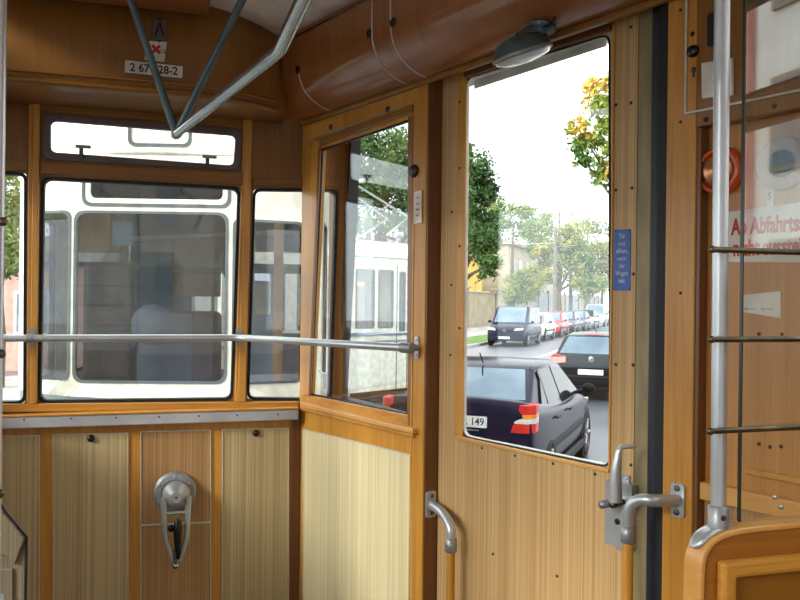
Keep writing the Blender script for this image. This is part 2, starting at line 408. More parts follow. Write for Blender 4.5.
m = M(S); m.plate([(-.065, -.3), (.725, -.3), (.725, 2.25), (-.065, 2.25)], [rp(S.quad([(354, 92), (430, 65), (430, 425), (338, 400)], -.16), .02)], -.20, -.165)
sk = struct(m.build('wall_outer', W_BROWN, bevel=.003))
q = S.quad([(354, 92), (430, 65), (430, 425), (338, 400)], -.165)
t = thing('window_6', None, None, S((q[3][0], q[3][1], -.16)), kind='structure')
m = M(S); m.plate(rp(q, .02), [rp(inset(q, .014), .015)], -.20, -.155); m.build('window_seal', BLACK, t)
m = M(S); m.plate(rp(inset(q, .01), .02), [], -.184, -.180); m.build('pane', GLASS, t)
# ---- post between panel and door
up0, up1 = uB+.0005, S.uv(426.5, 300)[0]
m = M(S); m.box((up0, 0, -.062), (up1, UP+.02, .006)); post = struct(m.build('trim_2', W_ORANGE, bevel=.003))
m = M(S); m.box((up1+.0003, 0, -.062), (up1+.0065, UP+.02, .003)); m.build('edge_strip', W_DARK, post)
m = M(S); m.box((up0+.006, .2, .0062), (up0+.012, S.uv(415, 195)[1], .0085)); m.build('bead', W_PALE, post, .001)
# ---- sliding door leaf
DW = -.045
ud0 = S.uv(440, 300, DW)[0]; ud1 = S.uv(650, 300, DW)[0]
hd = S.quad([(465, 78), (609.8, 33), (610.5, 468), (461.5, 436.5)], DW)
door = thing('door_1', None, None, S((ud0, 0.02, DW)), kind='structure')
m = M(S); m.plate([(ud0, .03), (ud1, .03), (ud1, UP+.015), (ud0, UP+.015)], [rp(inset(hd, -.001), .03)], DW-.017, DW); m.build('door_leaf', DOORL, door, .002)
m = M(S); m.plate(rp(hd, .03), [rp(inset(hd, .0028), .028)], DW-.016, DW+.002); m.build('window_seal', BLACK, door)
hq = S.quad([(470.5, 84), (609, 39), (608.8, 464.5), (466.5, 434)], DW)
m = M(S); m.plate(rp(inset(hd, .0030), .028), [rp(inset(hd, .0055), .026)], DW-.014, DW-.003); m.build('glazing_bead', SEALW, door, .002)
m = M(S); m.plate(S.quad([(474, 80), (606, 38), (606, 46), (474, 89)], DW-.014), [], DW-.0165, DW-.0142); m.build('window_header', SEALW, door)
m = M(S); m.plate(rp(inset(hd, .006), .028), [], DW-.0125, DW-.0095); m.build('pane', GLASS, door)
def strip(px0, px1, py0, py1, w0, w1, name, mat, par=door, bev=.002):
    a = S.uv(px0, 300, w1)[0]; b = S.uv(px1, 300, w1)[0]
    z0_ = S.uv((px0+px1)/2, py1, w1)[1]; z1_ = S.uv((px0+px1)/2, py0, w1)[1]
    m = M(S); m.box((a, max(z0_, .03), w0), (b, min(z1_, UP+.013), w1)); return m.build(name, mat, par, bev)
strip(455.5, 463.5, 60, 437, DW+.0003, DW+.006, 'window_batten', W_ORANGE)
strip(611.5, 635.5, 0, 482, DW+.0003, DW+.004, 'laminate_stile', DOORL)
strip(610, 611.5, 20, 470, DW+.0003, DW+.008, 'stile_edge', W_ORANGE, bev=0)
strip(636, 650, -20, 900, DW+.0003, DW+.010, 'metal_edge', OLIVE)
m = M(S); q = S.quad([(456, 435), (610, 468.5), (610, 472.5), (456, 438.5)], DW); m.plate(q, [], DW+.0003, DW+.008); m.build('window_lip', W_PALE, door, .002)
m = M(S); q = S.quad([(466, 72), (612, 24), (612, 31), (466, 79)], DW); m.plate(q, [], DW+.0003, DW+.010); m.build('window_lip', W_DARK, door, .002)
for px, py in ((459.5, 102), (459.5, 168), (459.5, 246), (459.5, 328), (452, 212), (451.5, 285), (450.5, 355), (455, 435), (515, 455.5), (553, 463.5), (493, 554), (557, 576), (482, 448), (632, 188), (616, 190), (633.5, 274), (616, 364.5), (633, 365), (631, 103), (616, 105), (631, 27), (631, 465), (595, 474)):
    ww = DW+.0062 if px == 459.5 else (DW+.0042 if px > 611 else DW+.0004)
    u, v = S.uv(px, py, ww); s_ = M(S); s_.lathe([(.0042, 0), (.0036, .0018), (.0001, .002)], (u, v, ww), (0, 0, 1), 8); s_.build('screw', DKSCREW, door)
# door lock box with its lever
lk = M(S); u0, v0 = S.uv(616, 545, DW+.004); u1, v1 = S.uv(637, 478, DW+.004)
a0 = S.uv(605, 543, DW+.028); a1 = S.uv(631, 485, DW+.028)
lb = M(S); lb.plate(rp([(a0[0], a0[1]), (a1[0]+.004, a0[1]), (a1[0]+.004, a1[1]), (a0[0], a1[1])], .006), [], DW+.0045, DW+.030)
lock = lb.build('lock_box', ALU, door, .004)
def sub(mm, name, mat, par, bev=0):
    L = WORLD[par.name] if par.parent is None else WORLD[par.name]
    return mm.build(name, mat, par, bev)
WORLD[lock.name] = WORLD[door.name]
for vv_ in (a1[1]+.0075, a0[1]-.0075):
    tb = M(S); uc = (a0[0]+a1[0])/2; tb.plate(rp([(uc-.012, vv_-.008), (uc+.018, vv_-.008), (uc+.018, vv_+.008), (uc-.012, vv_+.008)], .005), [], DW+.0045, DW+.010); tb.lathe([(.004, 0), (.0035, .002), (.0001, .0025)], (uc+.008, vv_, DW+.010), (0, 0, 1), 10); tb.build('fixing_lug', ALU, lock, .001)
hp = S.P(618.5, 501, DW+.03)
hb = M(S); hb.lathe([(.014, 0), (.014, .012), (.0095, .016), (.0095, .062), (.0001, .064)], hp, (0, 0, 1), 20); hb.build('handle_hub', ALUD, lock)
h1 = S.P(615.5, 500, DW+.09); h2 = S.P(619, 447, DW+.09)
hl = M(S); hl.tube([(h1[0], h1[1]-.004, h1[2]), (h1[0], (h1[1]+h2[1])/2, h1[2]), (h2[0], h2[1]-.01, h2[2]), (h2[0]+.003, h2[1], h2[2]-.004), (h2[0]+.012, h2[1]+.001, h2[2]-.018), (h2[0]+.02, h2[1]+.001, h2[2]-.034)], [.0155, .0125, .0075, .006, .005, .0045], 12); hl.build('handle_lever', ALU, lock)
kp = S.P(609, 517, DW+.09); kn = M(S)
kh = M(S); kh.lathe([(.006, -.03), (.006, 0), (.009, .002), (.009, .012), (.0001, .014)], (h1[0]-.004, h1[1]-.010, h1[2]-.004), (0, 0, 1), 14); kh.build('handle_bolt', BRONZE, lock)
kk = M(S); kq = S.P(617.5, 521.5, DW+.0302); kk.lathe([(.0075, 0), (.0075, .002), (.005, .003), (.0001, .003)], kq, (0, 0, 1), 16); kk.build('keyhole', BLACKP, lock)
# ---- rubber door seal, right-hand post
us0 = S.uv(650.5, 300, -.03)[0]
m = M(S); m.box((us0+.001, 0, -.11), (S.uv(656.5, 300, -.02)[0], UP+.01, -.020)); seal = struct(m.build('trim_3', NAVY, bevel=.006))
m = M(S); m.box((S.uv(657, 300, -.02)[0], 0, -.11), (S.uv(664, 300, 0)[0], UP+.01, -.012)); m.build('seal_lip', BLACK, seal, .004)
ur0 = S.uv(664.3, 300, 0)[0]; ur1 = S.uv(694, 300, 0)[0]
m = M(S); m.box((ur0, 0, -.12), (ur1, UP+.01, .0)); rpst = struct(m.build('trim_4', W_ORANGE, bevel=.004))
for px, py in ((680.5, 122), (680.5, 10), (680.5, 293)):
    u, v = S.uv(px, py, 0); s_ = M(S); s_.lathe([(.0038, 0), (.003, .0018), (.0001, .002)], (u, v, 0), (0, 0, 1), 8); s_.build('screw', DKSCREW, rpst)
# recessed panel wall right of the door
UE = 1.985
m = M(S); rq0 = S.uv(702, 128)[1]
m.box((ur1+.0005, 0, -.10), (UE, 2.06, -.035)); wrr = struct(m.build('wall_rear_right', RPAN, bevel=.002))
ztop = S.uv(704, 126)[1]
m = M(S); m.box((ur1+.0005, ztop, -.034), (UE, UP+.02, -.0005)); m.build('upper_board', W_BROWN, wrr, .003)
m = M(S); m.box((ur1+.0005, 0, -.034), (ur1+.010, ztop-.0005, -.004)); m.build('edge_strip', W_DARK, wrr, .002)  # dark strip standing in for the shade on the recess side
zb1 = S.uv(705, 484)[1]; zb0 = S.uv(705, 502)[1]
m = M(S); m.box((ur1+.011, zb0, -.034), (UE, zb1, -.010)); m.build('rail_board', W_PALE, wrr, .003)
m = M(S); m.box((S.uv(745, 470, -.03)[0], S.uv(760, 477, -.03)[1], -.034), (UE, S.uv(760, 470, -.03)[1], -.024)); m.build('rail_moulding', W_ORS, wrr, .004)
m = M(S); m.box((ur1+.011, 0, -.034), (UE, zb0-.0005, -.030)); m.build('lower_panel', LAMB, wrr, .001)
# metal strips on the upper board
mst = M(S); a = S.uv(685.5, 60); b = S.uv(689, 112.5); zc_ = S.uv(689, 112)[1]
mst.box((a[0], zc_, .0002), (a[0]+.005, UP+.0, .004)); mst.box((a[0], zc_-.005, .0002), (UE, zc_, .004)); mst.build('metal_strip', STRIPM, wrr, .001)
for px, py, w_ in ((759, 334, -.0348), (782, 334.5, -.0348), (759, 444, -.0348), (770, 447, -.0348), (781, 446.5, -.0348)):
    u, v = S.uv(px, py, w_); s_ = M(S); s_.lathe([(.0042, 0), (.0042, .0006), (.0001, .0006)], (u, v, w_), (0, 0, 1), 10); s_.build('screw_hole', BLACK, wrr)
for px, py in ((706, 119.5), (774, 106), (692.5, 34)):
    u, v = S.uv(px, py, 0); s_ = M(S); s_.lathe([(.0055, 0), (.005, .002), (.0001, .0025)], (u, v, 0), (0, 0, 1), 10); s_.build('screw', DKSCREW, wrr)
for px, py in ((781, 507), (775, 497)):
    u, v = S.uv(px, py, -.01); s_ = M(S); s_.lathe([(.0055, 0), (.005, .002), (.0001, .0025)], (u, v, -.0098), (0, 0, 1), 10); s_.build('screw', ALU, wrr)

# ---- cove above door and side panel
CZ = 2.20
sec = [(0.0, UP), (.02, UP-.002), (.06, UP+.006), (.10, UP+.026), (.132, UP+.056), (.150, UP+.092), (.156, UP+.13), (.156, CZ+.03)]
def covemesh(u0, u1, off=0, ext=None):
    rows = []
    for u in ([u0, u1] if ext is None else ext):
        rows.append([(u, z, w_) for w_, z in sec])
    return rows
# smooth the section
def smooth(sec, k=3):
    for _ in range(k):
        o = [sec[0]]
        for a, b in zip(sec, sec[1:]): o += [(a[0]*.75+b[0]*.25, a[1]*.75+b[1]*.25), (a[0]*.25+b[0]*.75, a[1]*.25+b[1]*.75)]
        o.append(sec[-1]); sec = o
    return sec
sec2 = smooth(sec, 2)
m = M(S); us = [-.12+i*(2.3+.12)/24 for i in range(25)]
m.grid([[(u, z, w_) for w_, z in sec2] for u in us]); m.grid([[(us[0], CZ+.05, -.16), (us[0], UP, -.16)]+[(us[0], z, w_) for w_, z in sec2[:1]]]*1+[[(us[-1], CZ+.05, -.16), (us[-1], UP, -.16)]+[(us[-1], z, w_) for w_, z in sec2[:1]]])
cove = struct(m.build('trim_5', W_COVE, solid=.006))
def seam(px_top, name='metal_seam', lo=0, hi_=99, r=.0028):
    u = S.uv(px_top, 20, .156)[0]
    pts = [(u, z, w_+.0005) for w_, z in sec2[lo:hi_]]
    m = M(S); m.tube(pts, r, 6); m.build(name, STRIPM, cove)
    return u
seam(372, lo=3); seam(390.5, lo=3); 
u = S.uv(298, 72, .156)[0]; m = M(S); m.tube([(u, z, w_+.0005) for w_, z in sec2[3:24] if z < 2.075], .0024, 6); m.build('metal_seam', STRIPM, cove)
m = M(S); m.tube([(-.1, CZ-.004, .158), (2.2, CZ-.004, .158)], .0035, 6); m.build('ceiling_bead', BRONZE, cove)
m = M(S); m.box((.02, UP-.018, .0005), (2.1, UP-.001, .02)); m.build('lower_bead', W_BROWN, cove, .004)
# ---- ceiling
def covex(y):
    p = S((0, 0, .156)); k = (y-p.y)/S.u.y; x = p.x+S.u.x*k
    return min(x, 1.183-.15)
rows = []
for i in range(22):
    y = 3.0-i*(5.2/21); xr_ = covex(y)+.03; xl = -.152-xr_
    rows.append([(xl+(xr_-xl)*k/16, y, CZ+.006+.055*(1-(2*k/16-1)**2)) for k in range(17)])
m = M(); m.grid(rows); ceil = struct(m.build('ceiling', CEIL, solid=-.03))
# wooden ceiling box
dx1 = .134
m = M(); m.box((-.52, -2.0, 2.205), (dx1, 2.735, 2.262)); m.build('duct', W_COVE, ceil, .01)
# ---- header box over the front windows
fb = FA.quad([(6, 76), (285, 106)]); FZ = 1.944
rows = []
xe = covex(2.90)+.02
def fsec():
    return [(0.0, FZ), (.0, FZ+.02), (.0, 2.06), (.0, CZ+.075)]
m = M()
prof = [(3.083, FZ), (.04, FZ), (.015, FZ+.005), (.002, FZ+.02), (0, FZ+.05), (0, 2.10), (0, 2.265)]
def hy(x): return 2.75+.95*max(0, x)**2
N_ = 24; rows = []
for i in range(N_+1):
    x = -.72+(xe+.72)*i/N_
    # the left part sits a little higher, as the moulding climbs
    dz = .0
    rows.append([(x, y if y > 1 else hy(x)+y, z) for y, z in prof])
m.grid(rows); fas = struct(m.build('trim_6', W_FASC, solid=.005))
m = M(); m.tube([(x_, hy(x_)-.003, FZ+.034) for x_ in [-.7+i*.06 for i in range(20)] if x_ < xe], .0075, 8); m.build('moulding', W_BROWNX, fas)
m = M(); m.tube([(x_, hy(x_)+.007, FZ+.006) for x_ in [-.7+i*.06 for i in range(20)] if x_ < xe], .012, 8); m.build('moulding', W_BROWNX, fas)
# rounded end where header meets cove
m = M(); pc = S((0, 0, .156))
# ---- rest of the car body (behind and beside the camera)
def sidewall(name, f, L, wins, n0, out=True):
    m = M(f); m.plate([(0, -.0), (L, -.0), (L, 2.2), (0, 2.2)], [rp(w_, .03) for w_ in wins], -.05, 0)
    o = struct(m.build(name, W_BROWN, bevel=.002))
    for i, w_ in enumerate(wins):
        t = thing('window_%d' % (n0+i), None, None, f((w_[0][0], w_[0][1], -.02)), kind='structure')
        mm = M(f); mm.plate(rp(w_, .03), [rp(inset(w_, .01), .028)], -.04, -.005); mm.build('window_seal', BLACK, t)
        mm = M(f); mm.plate(rp(inset(w_, .006), .03), [], -.024, -.02); mm.build('pane', GLASS, t)
    return o
def rq(a, b, c, d): return [(a, c), (b, c), (b, d), (a, d)]
# main right wall x=1.183 : u runs from y=1.2 backwards
FR = Frame((1.20, 1.19, 0), (0, -1, 0), (-1, 0, 0))
sidewall('wall_side_right', FR, 3.3, [rq(.10, 1.1, 1.37, 1.66), rq(.10, 1.1, 1.715, 1.93), rq(1.2, 2.2, .9, 1.66), rq(1.2, 2.2, 1.715, 1.93)], 7)
FL = Frame((-1.36, -2.1, 0), (0, 1, 0), (1, 0, 0))
sidewall('wall_side_left', FL, 3.32, [rq(.1, 1.05, .9, 1.9), rq(1.15, 2.1, .9, 1.9), rq(2.2, 3.2, .9, 1.9)], 11)
lt = Vector((-.665+1.36, 3.083-1.24, 0)); LL = lt.length; lt.normalize()
FT = Frame((-1.36, 1.24, 0), lt, (lt.y, -lt.x, 0))
sidewall('wall_left', FT, LL, [rq(.15, .62, .45, 1.85), rq(.68, .95, .45, 1.85), rq(1.15, 1.83, .93, 1.75)], 14)

# =================================================================== THINGS INSIDE
# ---- horizontal handrail along the front windows
z = EYE+(295.5-336)/800*2.9
R1 = .0125
pE = [E((-.66, z, .07)), E.P(30, 336, .07), E.P(240, 336, .07)]
a = E((-.66, z, .07)); b = E((E.uv(30, 336, .07)[0], z, .07)); c = E((E.uv(240, 336, .07)[0], z, .07)); d = S((S.uv(409, 348, .05)[0], z, .05)); e = S((S.uv(417, 348, .006)[0]-.004, z, .03))
hr = thing('handrail', 'long grey metal handrail running across the front windows to the door post', 'handrail', (c.x, c.y, z))
m = M(); m.tube([a, b, c-Vector((.06, 0, 0)), c-Vector((.02, 0, 0)), c+(d-c)*.06, c+(d-c)*.2, d], R1, 18); m.build('rail', ALU, hr)
for q_, f in ((b, E), (c, E)):
    uc, vc = (q_-f.o).dot(f.u), z
    m = M(f); m.plate(rp([(uc-.011, vc-.032), (uc+.011, vc-.032), (uc+.011, vc+.032), (uc-.011, vc+.032)], .008), [], .0205, .024); m.box((uc-.009, vc-.011, .024), (uc+.009, vc+.011, .06)); m.lathe([(.0155, -.011), (.0155, .011)], (uc, vc, .07), (1, 0, 0), 18)
    m.build('bracket', ALUD, hr, .001)
uc = S.uv(417.5, 348, .006)[0]
m = M(S); m.plate(rp([(uc-.010, z-.034), (uc+.010, z-.034), (uc+.010, z+.034), (uc-.010, z+.034)], .009), [], .0065, .011)
for s_ in (-1, 1): m.lathe([(.005, 0), (.0045, .002), (.0001, .003)], (uc, z+s_*.024, .011), (0, 0, 1), 10)
m.build('wall_plate', ALU, hr, .001)
m = M(); du = S((uc, z, .012)); m.tube([d+(d-c).normalized()*-.03, d+(d-c).normalized()*.012], .0165, 16); m.tube([d, S((uc-.008, z, .046)), S((uc, z, .03)), S((uc, z, .011))], .0105, 12); m.build('end_fitting', ALUD, hr)
# ---- overhead rail with two hanger struts
ZR = EYE+.50
def atz(px, py, z):
    d = ray(px, py); t = (z-EYE)/d.z; return Vector((0, 0, EYE))+d*t
J = atz(176, 134, ZR); K = atz(280, 50, ZR); K2 = atz(303, 0, ZR); far = K2+(K2-K).normalized()*1.0
oh = thing('overhead_grab_rail', 'grey metal overhead grab rail hung from the ceiling on two dark struts', 'grab rail', (J.x, J.y, ZR))
m = M(); u1_ = (K-J).normalized(); u2_ = (K2-K).normalized()
m.tube([J, J+u1_*.02, K-u1_*.04, K-u1_*.015, K+u2_*.015, K+u2_*.04, far], .0140, 18); m.build('rail', ALUR, oh)
m = M(); m.tube([J-u1_*.012, J-u1_*.004, J+u1_*.018], [.008, .0165, .0165], 16); m.build('end_cap', ALUD, oh)
for px, dd in ((121, 2.30), (256, 2.25)):
    d = ray(px, -28); k = (2.205-EYE)/d.z; top = Vector((0, 0, EYE))+d*k
    m = M(); m.tube([J+u1_*.005+Vector((0, 0, .0)), top], .0115, 12); m.lathe([(.022, 0), (.022, .004), (.012, .01)], top+Vector((0, 0, .0)), (0, 0, -1), 16); m.build('hanger_strut', STRUT, oh)
# ---- handbrake crank
hk = thing('handbrake_crank', 'cast metal handbrake crank with folded black grip on the brown laminate panel', 'handbrake', E.f if False else E((E.uv(175, 493, .016)[0], E.uv(175, 493, .016)[1]-.27, .018)))
u, v = E.uv(175, 492, .02)
m = M(E); m.lathe([(.076, 0), (.076, .006), (.068, .014), (.050, .018), (.050, .016)], (u, v, .0215), (0, 0, 1), 40, smooth=False)
for an in (90, 30, 150, 210, 330): m.lathe([(.0055, 0), (.0055, .0025), (.0001, .003)], (u+.060*math.cos(math.radians(an)), v+.060*math.sin(math.radians(an)), .0365), (0, 0, 1), 8)
m.build('mounting_flange', ALUD, hk)
m = M(E); m.lathe([(.050, 0), (.050, .026), (.047, .032), (.022, .062), (.019, .066), (.0001, .066)], (u+.003, v-.002, .036), (0, 0, 1), 40, smooth=False); m.build('hub', ALU, hk)
m = M(E); m.lathe([(.004, 0), (.0001, .001)], (u+.003, v-.002, .1022), (0, 0, 1), 10); m.build('hub_pin', BLACKP, hk)
for s_ in (-1, 1):
    m = M(E); m.tube([(u+s_*.043+.003, v-.005, .075), (u+s_*.042+.004, v-.07, .08), (u+s_*.037+.005, v-.15, .082), (u+s_*.020+.006, v-.205, .08), (u+s_*.008+.006, v-.235, .078)], [.012, .0105, .0105, .011, .012], 12); m.build('crank_arm', ALU, hk)
m = M(E); m.tube([(u-.04, v-.062, .078), (u+.045, v-.062, .078)], .006, 10); m.build('crank_bar', ALU, hk)
m = M(E); m.tube([(u+.006, v-.19, .08), (u+.006, v-.245, .082)], [.017, .012], 14); m.ball((u+.004, v-.252, .082), .013); m.build('crank_yoke', CHROME, hk)
m = M(E); m.tube([(u+.008, v-.078, .092), (u+.01, v-.09, .093), (u+.009, v-.12, .094), (u+.010, v-.16, .095), (u+.012, v-.20, .094), (u+.012, v-.225, .092)], [.005, .0135, .0155, .0135, .0105, .007], 14); m.build('grip', BLACKP, hk)
m = M(E); m.lathe([(.011, 0), (.011, .012), (.0001, .014)], (u-.013, v-.118, .07), (0, 0, 1), 12); m.build('knob', BLACKP, hk)
# ---- black round buttons (ventilation plugs)
def plug(f, px, py, r, w_, label, group=None, name='round_plug', cat='plug', mat=BLACKP):
    u, v = f.uv(px, py, w_); m = M(f); m.lathe([(r, 0), (r, .004), (r*.8, .009), (r*.35, .011), (.0001, .011)], (u, v, w_+.0002), (0, 0, 1), 20)
    return tag(m.build(name, mat), label, cat, group)
plug(E, 91, 438.5, .013, .0155, 'small round black plug at the top of the beige panel left of the crank')
plug(E, 256, 433, .013, .0155, 'small round black plug at the top of the beige panel right of the crank')
plug(S, 414.5, 171, .021, .006, 'round black button on the wooden post left of the door', name='push_button', cat='button')
for pu, pv, lb in ((298, 70, 'small dark keyhole plug in the curved cove nearest the ceiling corner'), (369.5, 33, 'small dark keyhole plug beside the left metal seam of the cove'), (393, 22.5, 'small dark keyhole plug beside the right metal seam of the cove')):
    uu, vv = S.uv(pu, pv, .156); m = M(S); m.lathe([(.0135, 0), (.0135, .003), (.008, .005), (.0001, .005)], (uu, vv, .1562), (0, 0, 1), 16); tag(m.build('round_plug', BLACKP), lb, 'plug')
for px, py, lb in ((331, 127, 'small round metal catch on the trim over the side window, nearer the corner'), (388, 109.5, 'small round metal catch on the trim over the side window, nearer the door')):
    uu, vv = S.uv(px, py, .001); m = M(S); m.lathe([(.011, 0), (.011, .003), (.008, .0045), (.0001, .005)], (uu, vv, .0005), (0, 0, 1), 16); m.box((uu-.002, vv-.007, .005), (uu+.002, vv+.007, .009)); tag(m.build('round_catch', BRONZE), lb, 'catch')
# ---- signs on the header
def sign(f, pts, w_, mat, name, label, border=None, cat='sign', th=.0015):
    q = f.quad(pts, w_); c = f((q[3][0], q[3][1], w_)); t = thing(name, label, cat, c)
    m = M(f); m.plate(q, [], w_, w_+th); m.build('plate', mat, t)
    if border:
        m = M(f); m.plate(q, [inset(q, border[1])], w_+th, w_+th+.0006); m.build('border', border[0], t)
    return t, q
t, q = sign(FA, [(152.5, 19.5), (167.5, 20.5), (166.5, 41.5), (151.5, 40.5)], .0005, GREYM, 'letter_sign', 'small grey sign with black letter A high on the wooden header', (INK, .0015))
text(FA, 'Ȧ', (q[0][0]+q[2][0])/2, (q[0][1]+q[2][1])/2+.001, .062, INK, 'lettering', t, .0022, .75, bold=.0012)
text(FA, '.', (q[0][0]+q[2][0])/2, q[2][1]+.013, .06, INK, 'lettering', t, .0022, 1)
t, q = sign(FA, [(146, 41), (167, 42), (164.5, 62), (144.5, 60)], .0005, PAPER, 'cross_sign', 'small white sticker with red cross below the letter sign', None)
text(FA, '×', (q[0][0]+q[2][0])/2+.002, (q[0][1]+q[2][1])/2+.004, .06, RED, 'red_cross', t, .0022, 1, bold=.0022)
m = M(FA); uq, vq = (q[0][0]+q[2][0])/2+.022, (q[0][1]+q[2][1])/2+.002; m.plate(rq(uq-.009, uq+.009, vq-.005, vq+.005), [rq(uq-.007, uq+.007, vq-.0035, vq+.0035)], .0021, .0024); m.build('small_mark', INK, t)
t, q = sign(FA, [(124.5, 59.5), (183.5, 66), (183, 79), (124, 73)], .0025, PAPER, 'number_plate', 'white plate reading 2 67 028-2 on the wooden header', (INK, .0015))
ang = (q[1][1]-q[0][1])
text(FA, '2 67 028-2', (q[0][0]+q[2][0])/2, (q[0][1]+q[2][1])/2-.001, .037, INK, 'lettering', t, .0046, .93, bold=.0006)
# ---- blue enamel door sign
t, q = sign(S, [(614.5, 229.5), (631, 229.5), (630.5, 290.5), (613.5, 290.5)], DW+.0045, BLUE, 'blue_sign', 'narrow blue enamel sign with pale lettering beside the door window')
for i, s_ in enumerate(['Tür', 'erst', 'öffnen,', 'wenn', 'der', 'Wagen', 'hält']):
    text(S, s_, (q[0][0]+q[1][0])/2, q[0][1]-.018-i*.0178, .0165, PALEINK, 'lettering', t, DW+.0063, .78, bold=.0002)
for s_ in (0, 3):
    for s2 in (0, 1):
        mm = M(S); mm.lathe([(.0022, 0), (.002, .001), (.0001, .001)], (q[s2][0]+(.004 if s2 == 0 else -.004), q[s_][1]+(.004 if s_ == 3 else -.004), DW+.006), (0, 0, 1), 8); mm.build('rivet', SCREW, t)
# small paper notice on the post
t, q = sign(S, [(414.5, 192), (422, 190), (422, 222.5), (414.5, 224)], .009, PAPER, 'paper_notice', 'tiny white paper notice with red print on the post below the black button')
for i, s_ in enumerate(['Tür', 'nicht', 'öffnen', 'bitte']): text(S, s_, (q[0][0]+q[1][0])/2, q[0][1]-.02-i*.018, .011, RED, 'lettering', t, .0107, .8)
# ---- big red lettered sign right of the door
SW = -.0345
t, q = sign(S, [(729, 212), (870, 193), (870, 263), (729, 262)], SW, PAPER, 'warning_sign', 'white sign with red German lettering seen through the glass screen')
q0 = S.uv(732, 228, SW); q1 = S.uv(733.5, 249, SW)
text(S, 'Ab Abfahrtssignal', q0[0], q0[1], .047, RED, 'lettering', t, SW+.0017, .62, 'LEFT', bold=.0016)
text(S, 'nicht aussteigen', q1[0], q1[1], .047, RED, 'lettering', t, SW+.0017, .62, 'LEFT', bold=.0016)
t, q = sign(S, [(766, 186), (774, 185), (774, 207), (767, 207)], SW, PAPER, 'paper_notice', 'tiny pale sticker above the red lettered sign')
text(S, 'S', (q[0][0]+q[1][0])/2, (q[0][1]+q[2][1])/2, .02, INK, 'lettering', t, SW+.0017)
t, q = sign(S, [(743, 295), (781, 291), (781, 318), (743, 312)], SW, PAPER, 'paper_label', 'cream label with small arrows under the red lettered sign')
mm = M(S)
for px, py in ((751, 309), (768, 309)):
    u, v = S.uv(px, py, SW); mm.box((u-.012, v-.001, SW+.0017), (u+.012, v+.001, SW+.002)); mm.add([(u-.016, v, SW+.0018), (u-.008, v-.004, SW+.0018), (u-.008, v+.004, SW+.0018)], [(0, 1, 2)])
mm.build('arrow', ALUD, t)
# ---- orange round signal lamp
OR = plain('orange_plastic', (214, 84, 20), .25, coat=.6)
u, v = S.uv(723, 171.5, SW); c = S((u, v-.06, SW)); t = thing('signal_lamp', 'round orange signal lamp behind the silver pole', 'lamp', c)
m = M(S); m.lathe([(.049, 0), (.052, .008), (.050, .020), (.041, .026), (.039, .018), (.039, .008)], (u, v, SW+.0003), (0, 0, 1), 36); m.build('rim', OR, t)
m = M(S); m.lathe([(.039, .010), (.036, .022), (.022, .034), (.0001, .037)], (u-.001, v, SW+.0003), (0, 0, 1), 36); m.build('reflector', noise_mat('coppery_lens', (196, 128, 86), (226, 168, 120), ns=30, rough=.25, metal=.7), t)
m = M(S); m.lathe([(.006, 0), (.006, .01), (.0001, .012)], (u+.018, v+.001, SW+.024), (0, 0, 1), 12); m.build('screw', plain('dark_red', (110, 30, 24), .3), t)
# ---- round disc behind the screen
u, v = S.uv(783, 164, SW); t = thing('disc', 'round pale disc with dark centre seen through the glass screen', 'disc', S((u, v-.06, SW)))
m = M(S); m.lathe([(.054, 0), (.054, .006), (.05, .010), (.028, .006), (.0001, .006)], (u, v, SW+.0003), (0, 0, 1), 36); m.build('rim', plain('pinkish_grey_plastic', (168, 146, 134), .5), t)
m = M(S); m.lathe([(.028, .006), (.027, .011), (.0001, .013)], (u, v, SW+.0006), (0, 0, 1), 30); m.build('grille', plain('slate_grey', (60, 66, 72), .8), t)  # dark centre of the disc
# ---- black knob and white switch plate on the upper board
plug(S, 693.5, 51.5, .0135, -.0002, 'round black plug in the upper board beside the metal strip', name='round_plug')
t, q = sign(S, [(703.5, 64), (733.5, 58.5), (734, 95.5), (704, 99)], 0.0, WHITEP, 'switch_plate', 'square white switch plate behind the silver pole', None, 'switch', .008)
m = M(S); u, v = (q[0][0]+q[2][0])/2, (q[0][1]+q[2][1])/2; m.lathe([(.006, 0), (.006, .006), (.0001, .007)], (u, v, .008), (0, 0, 1), 12); m.build('toggle', WHITEP, t)
for s_ in (-1, 1):
    mm = M(S); mm.lathe([(.003, 0), (.0001, .001)], (u, v+s_*.028, .0083), (0, 0, 1), 8); mm.build('screw', SCREW, t)
u, v = S.uv(712, 30, 0); m = M(S); m.plate(rp(rq(u-.009, u+.009, v-.036, v+.036), .009), [], .0002, .004); tag(m.build('vent_slot', BLACKP), 'dark upright oval slot in the board behind the silver pole', 'slot')
# keyhole escutcheon
u, v = S.uv(694, 70, 0); m = M(S); m.lathe([(.006, 0), (.006, .003), (.0001, .004)], (u, v, .0002), (0, 0, 1), 12); m.box((u-.002, v-.016, .0005), (u+.002, v-.004, .003)); tag(m.build('keyhole', BRONZE), 'tiny brass keyhole below the round black plug on the upper board', 'keyhole')
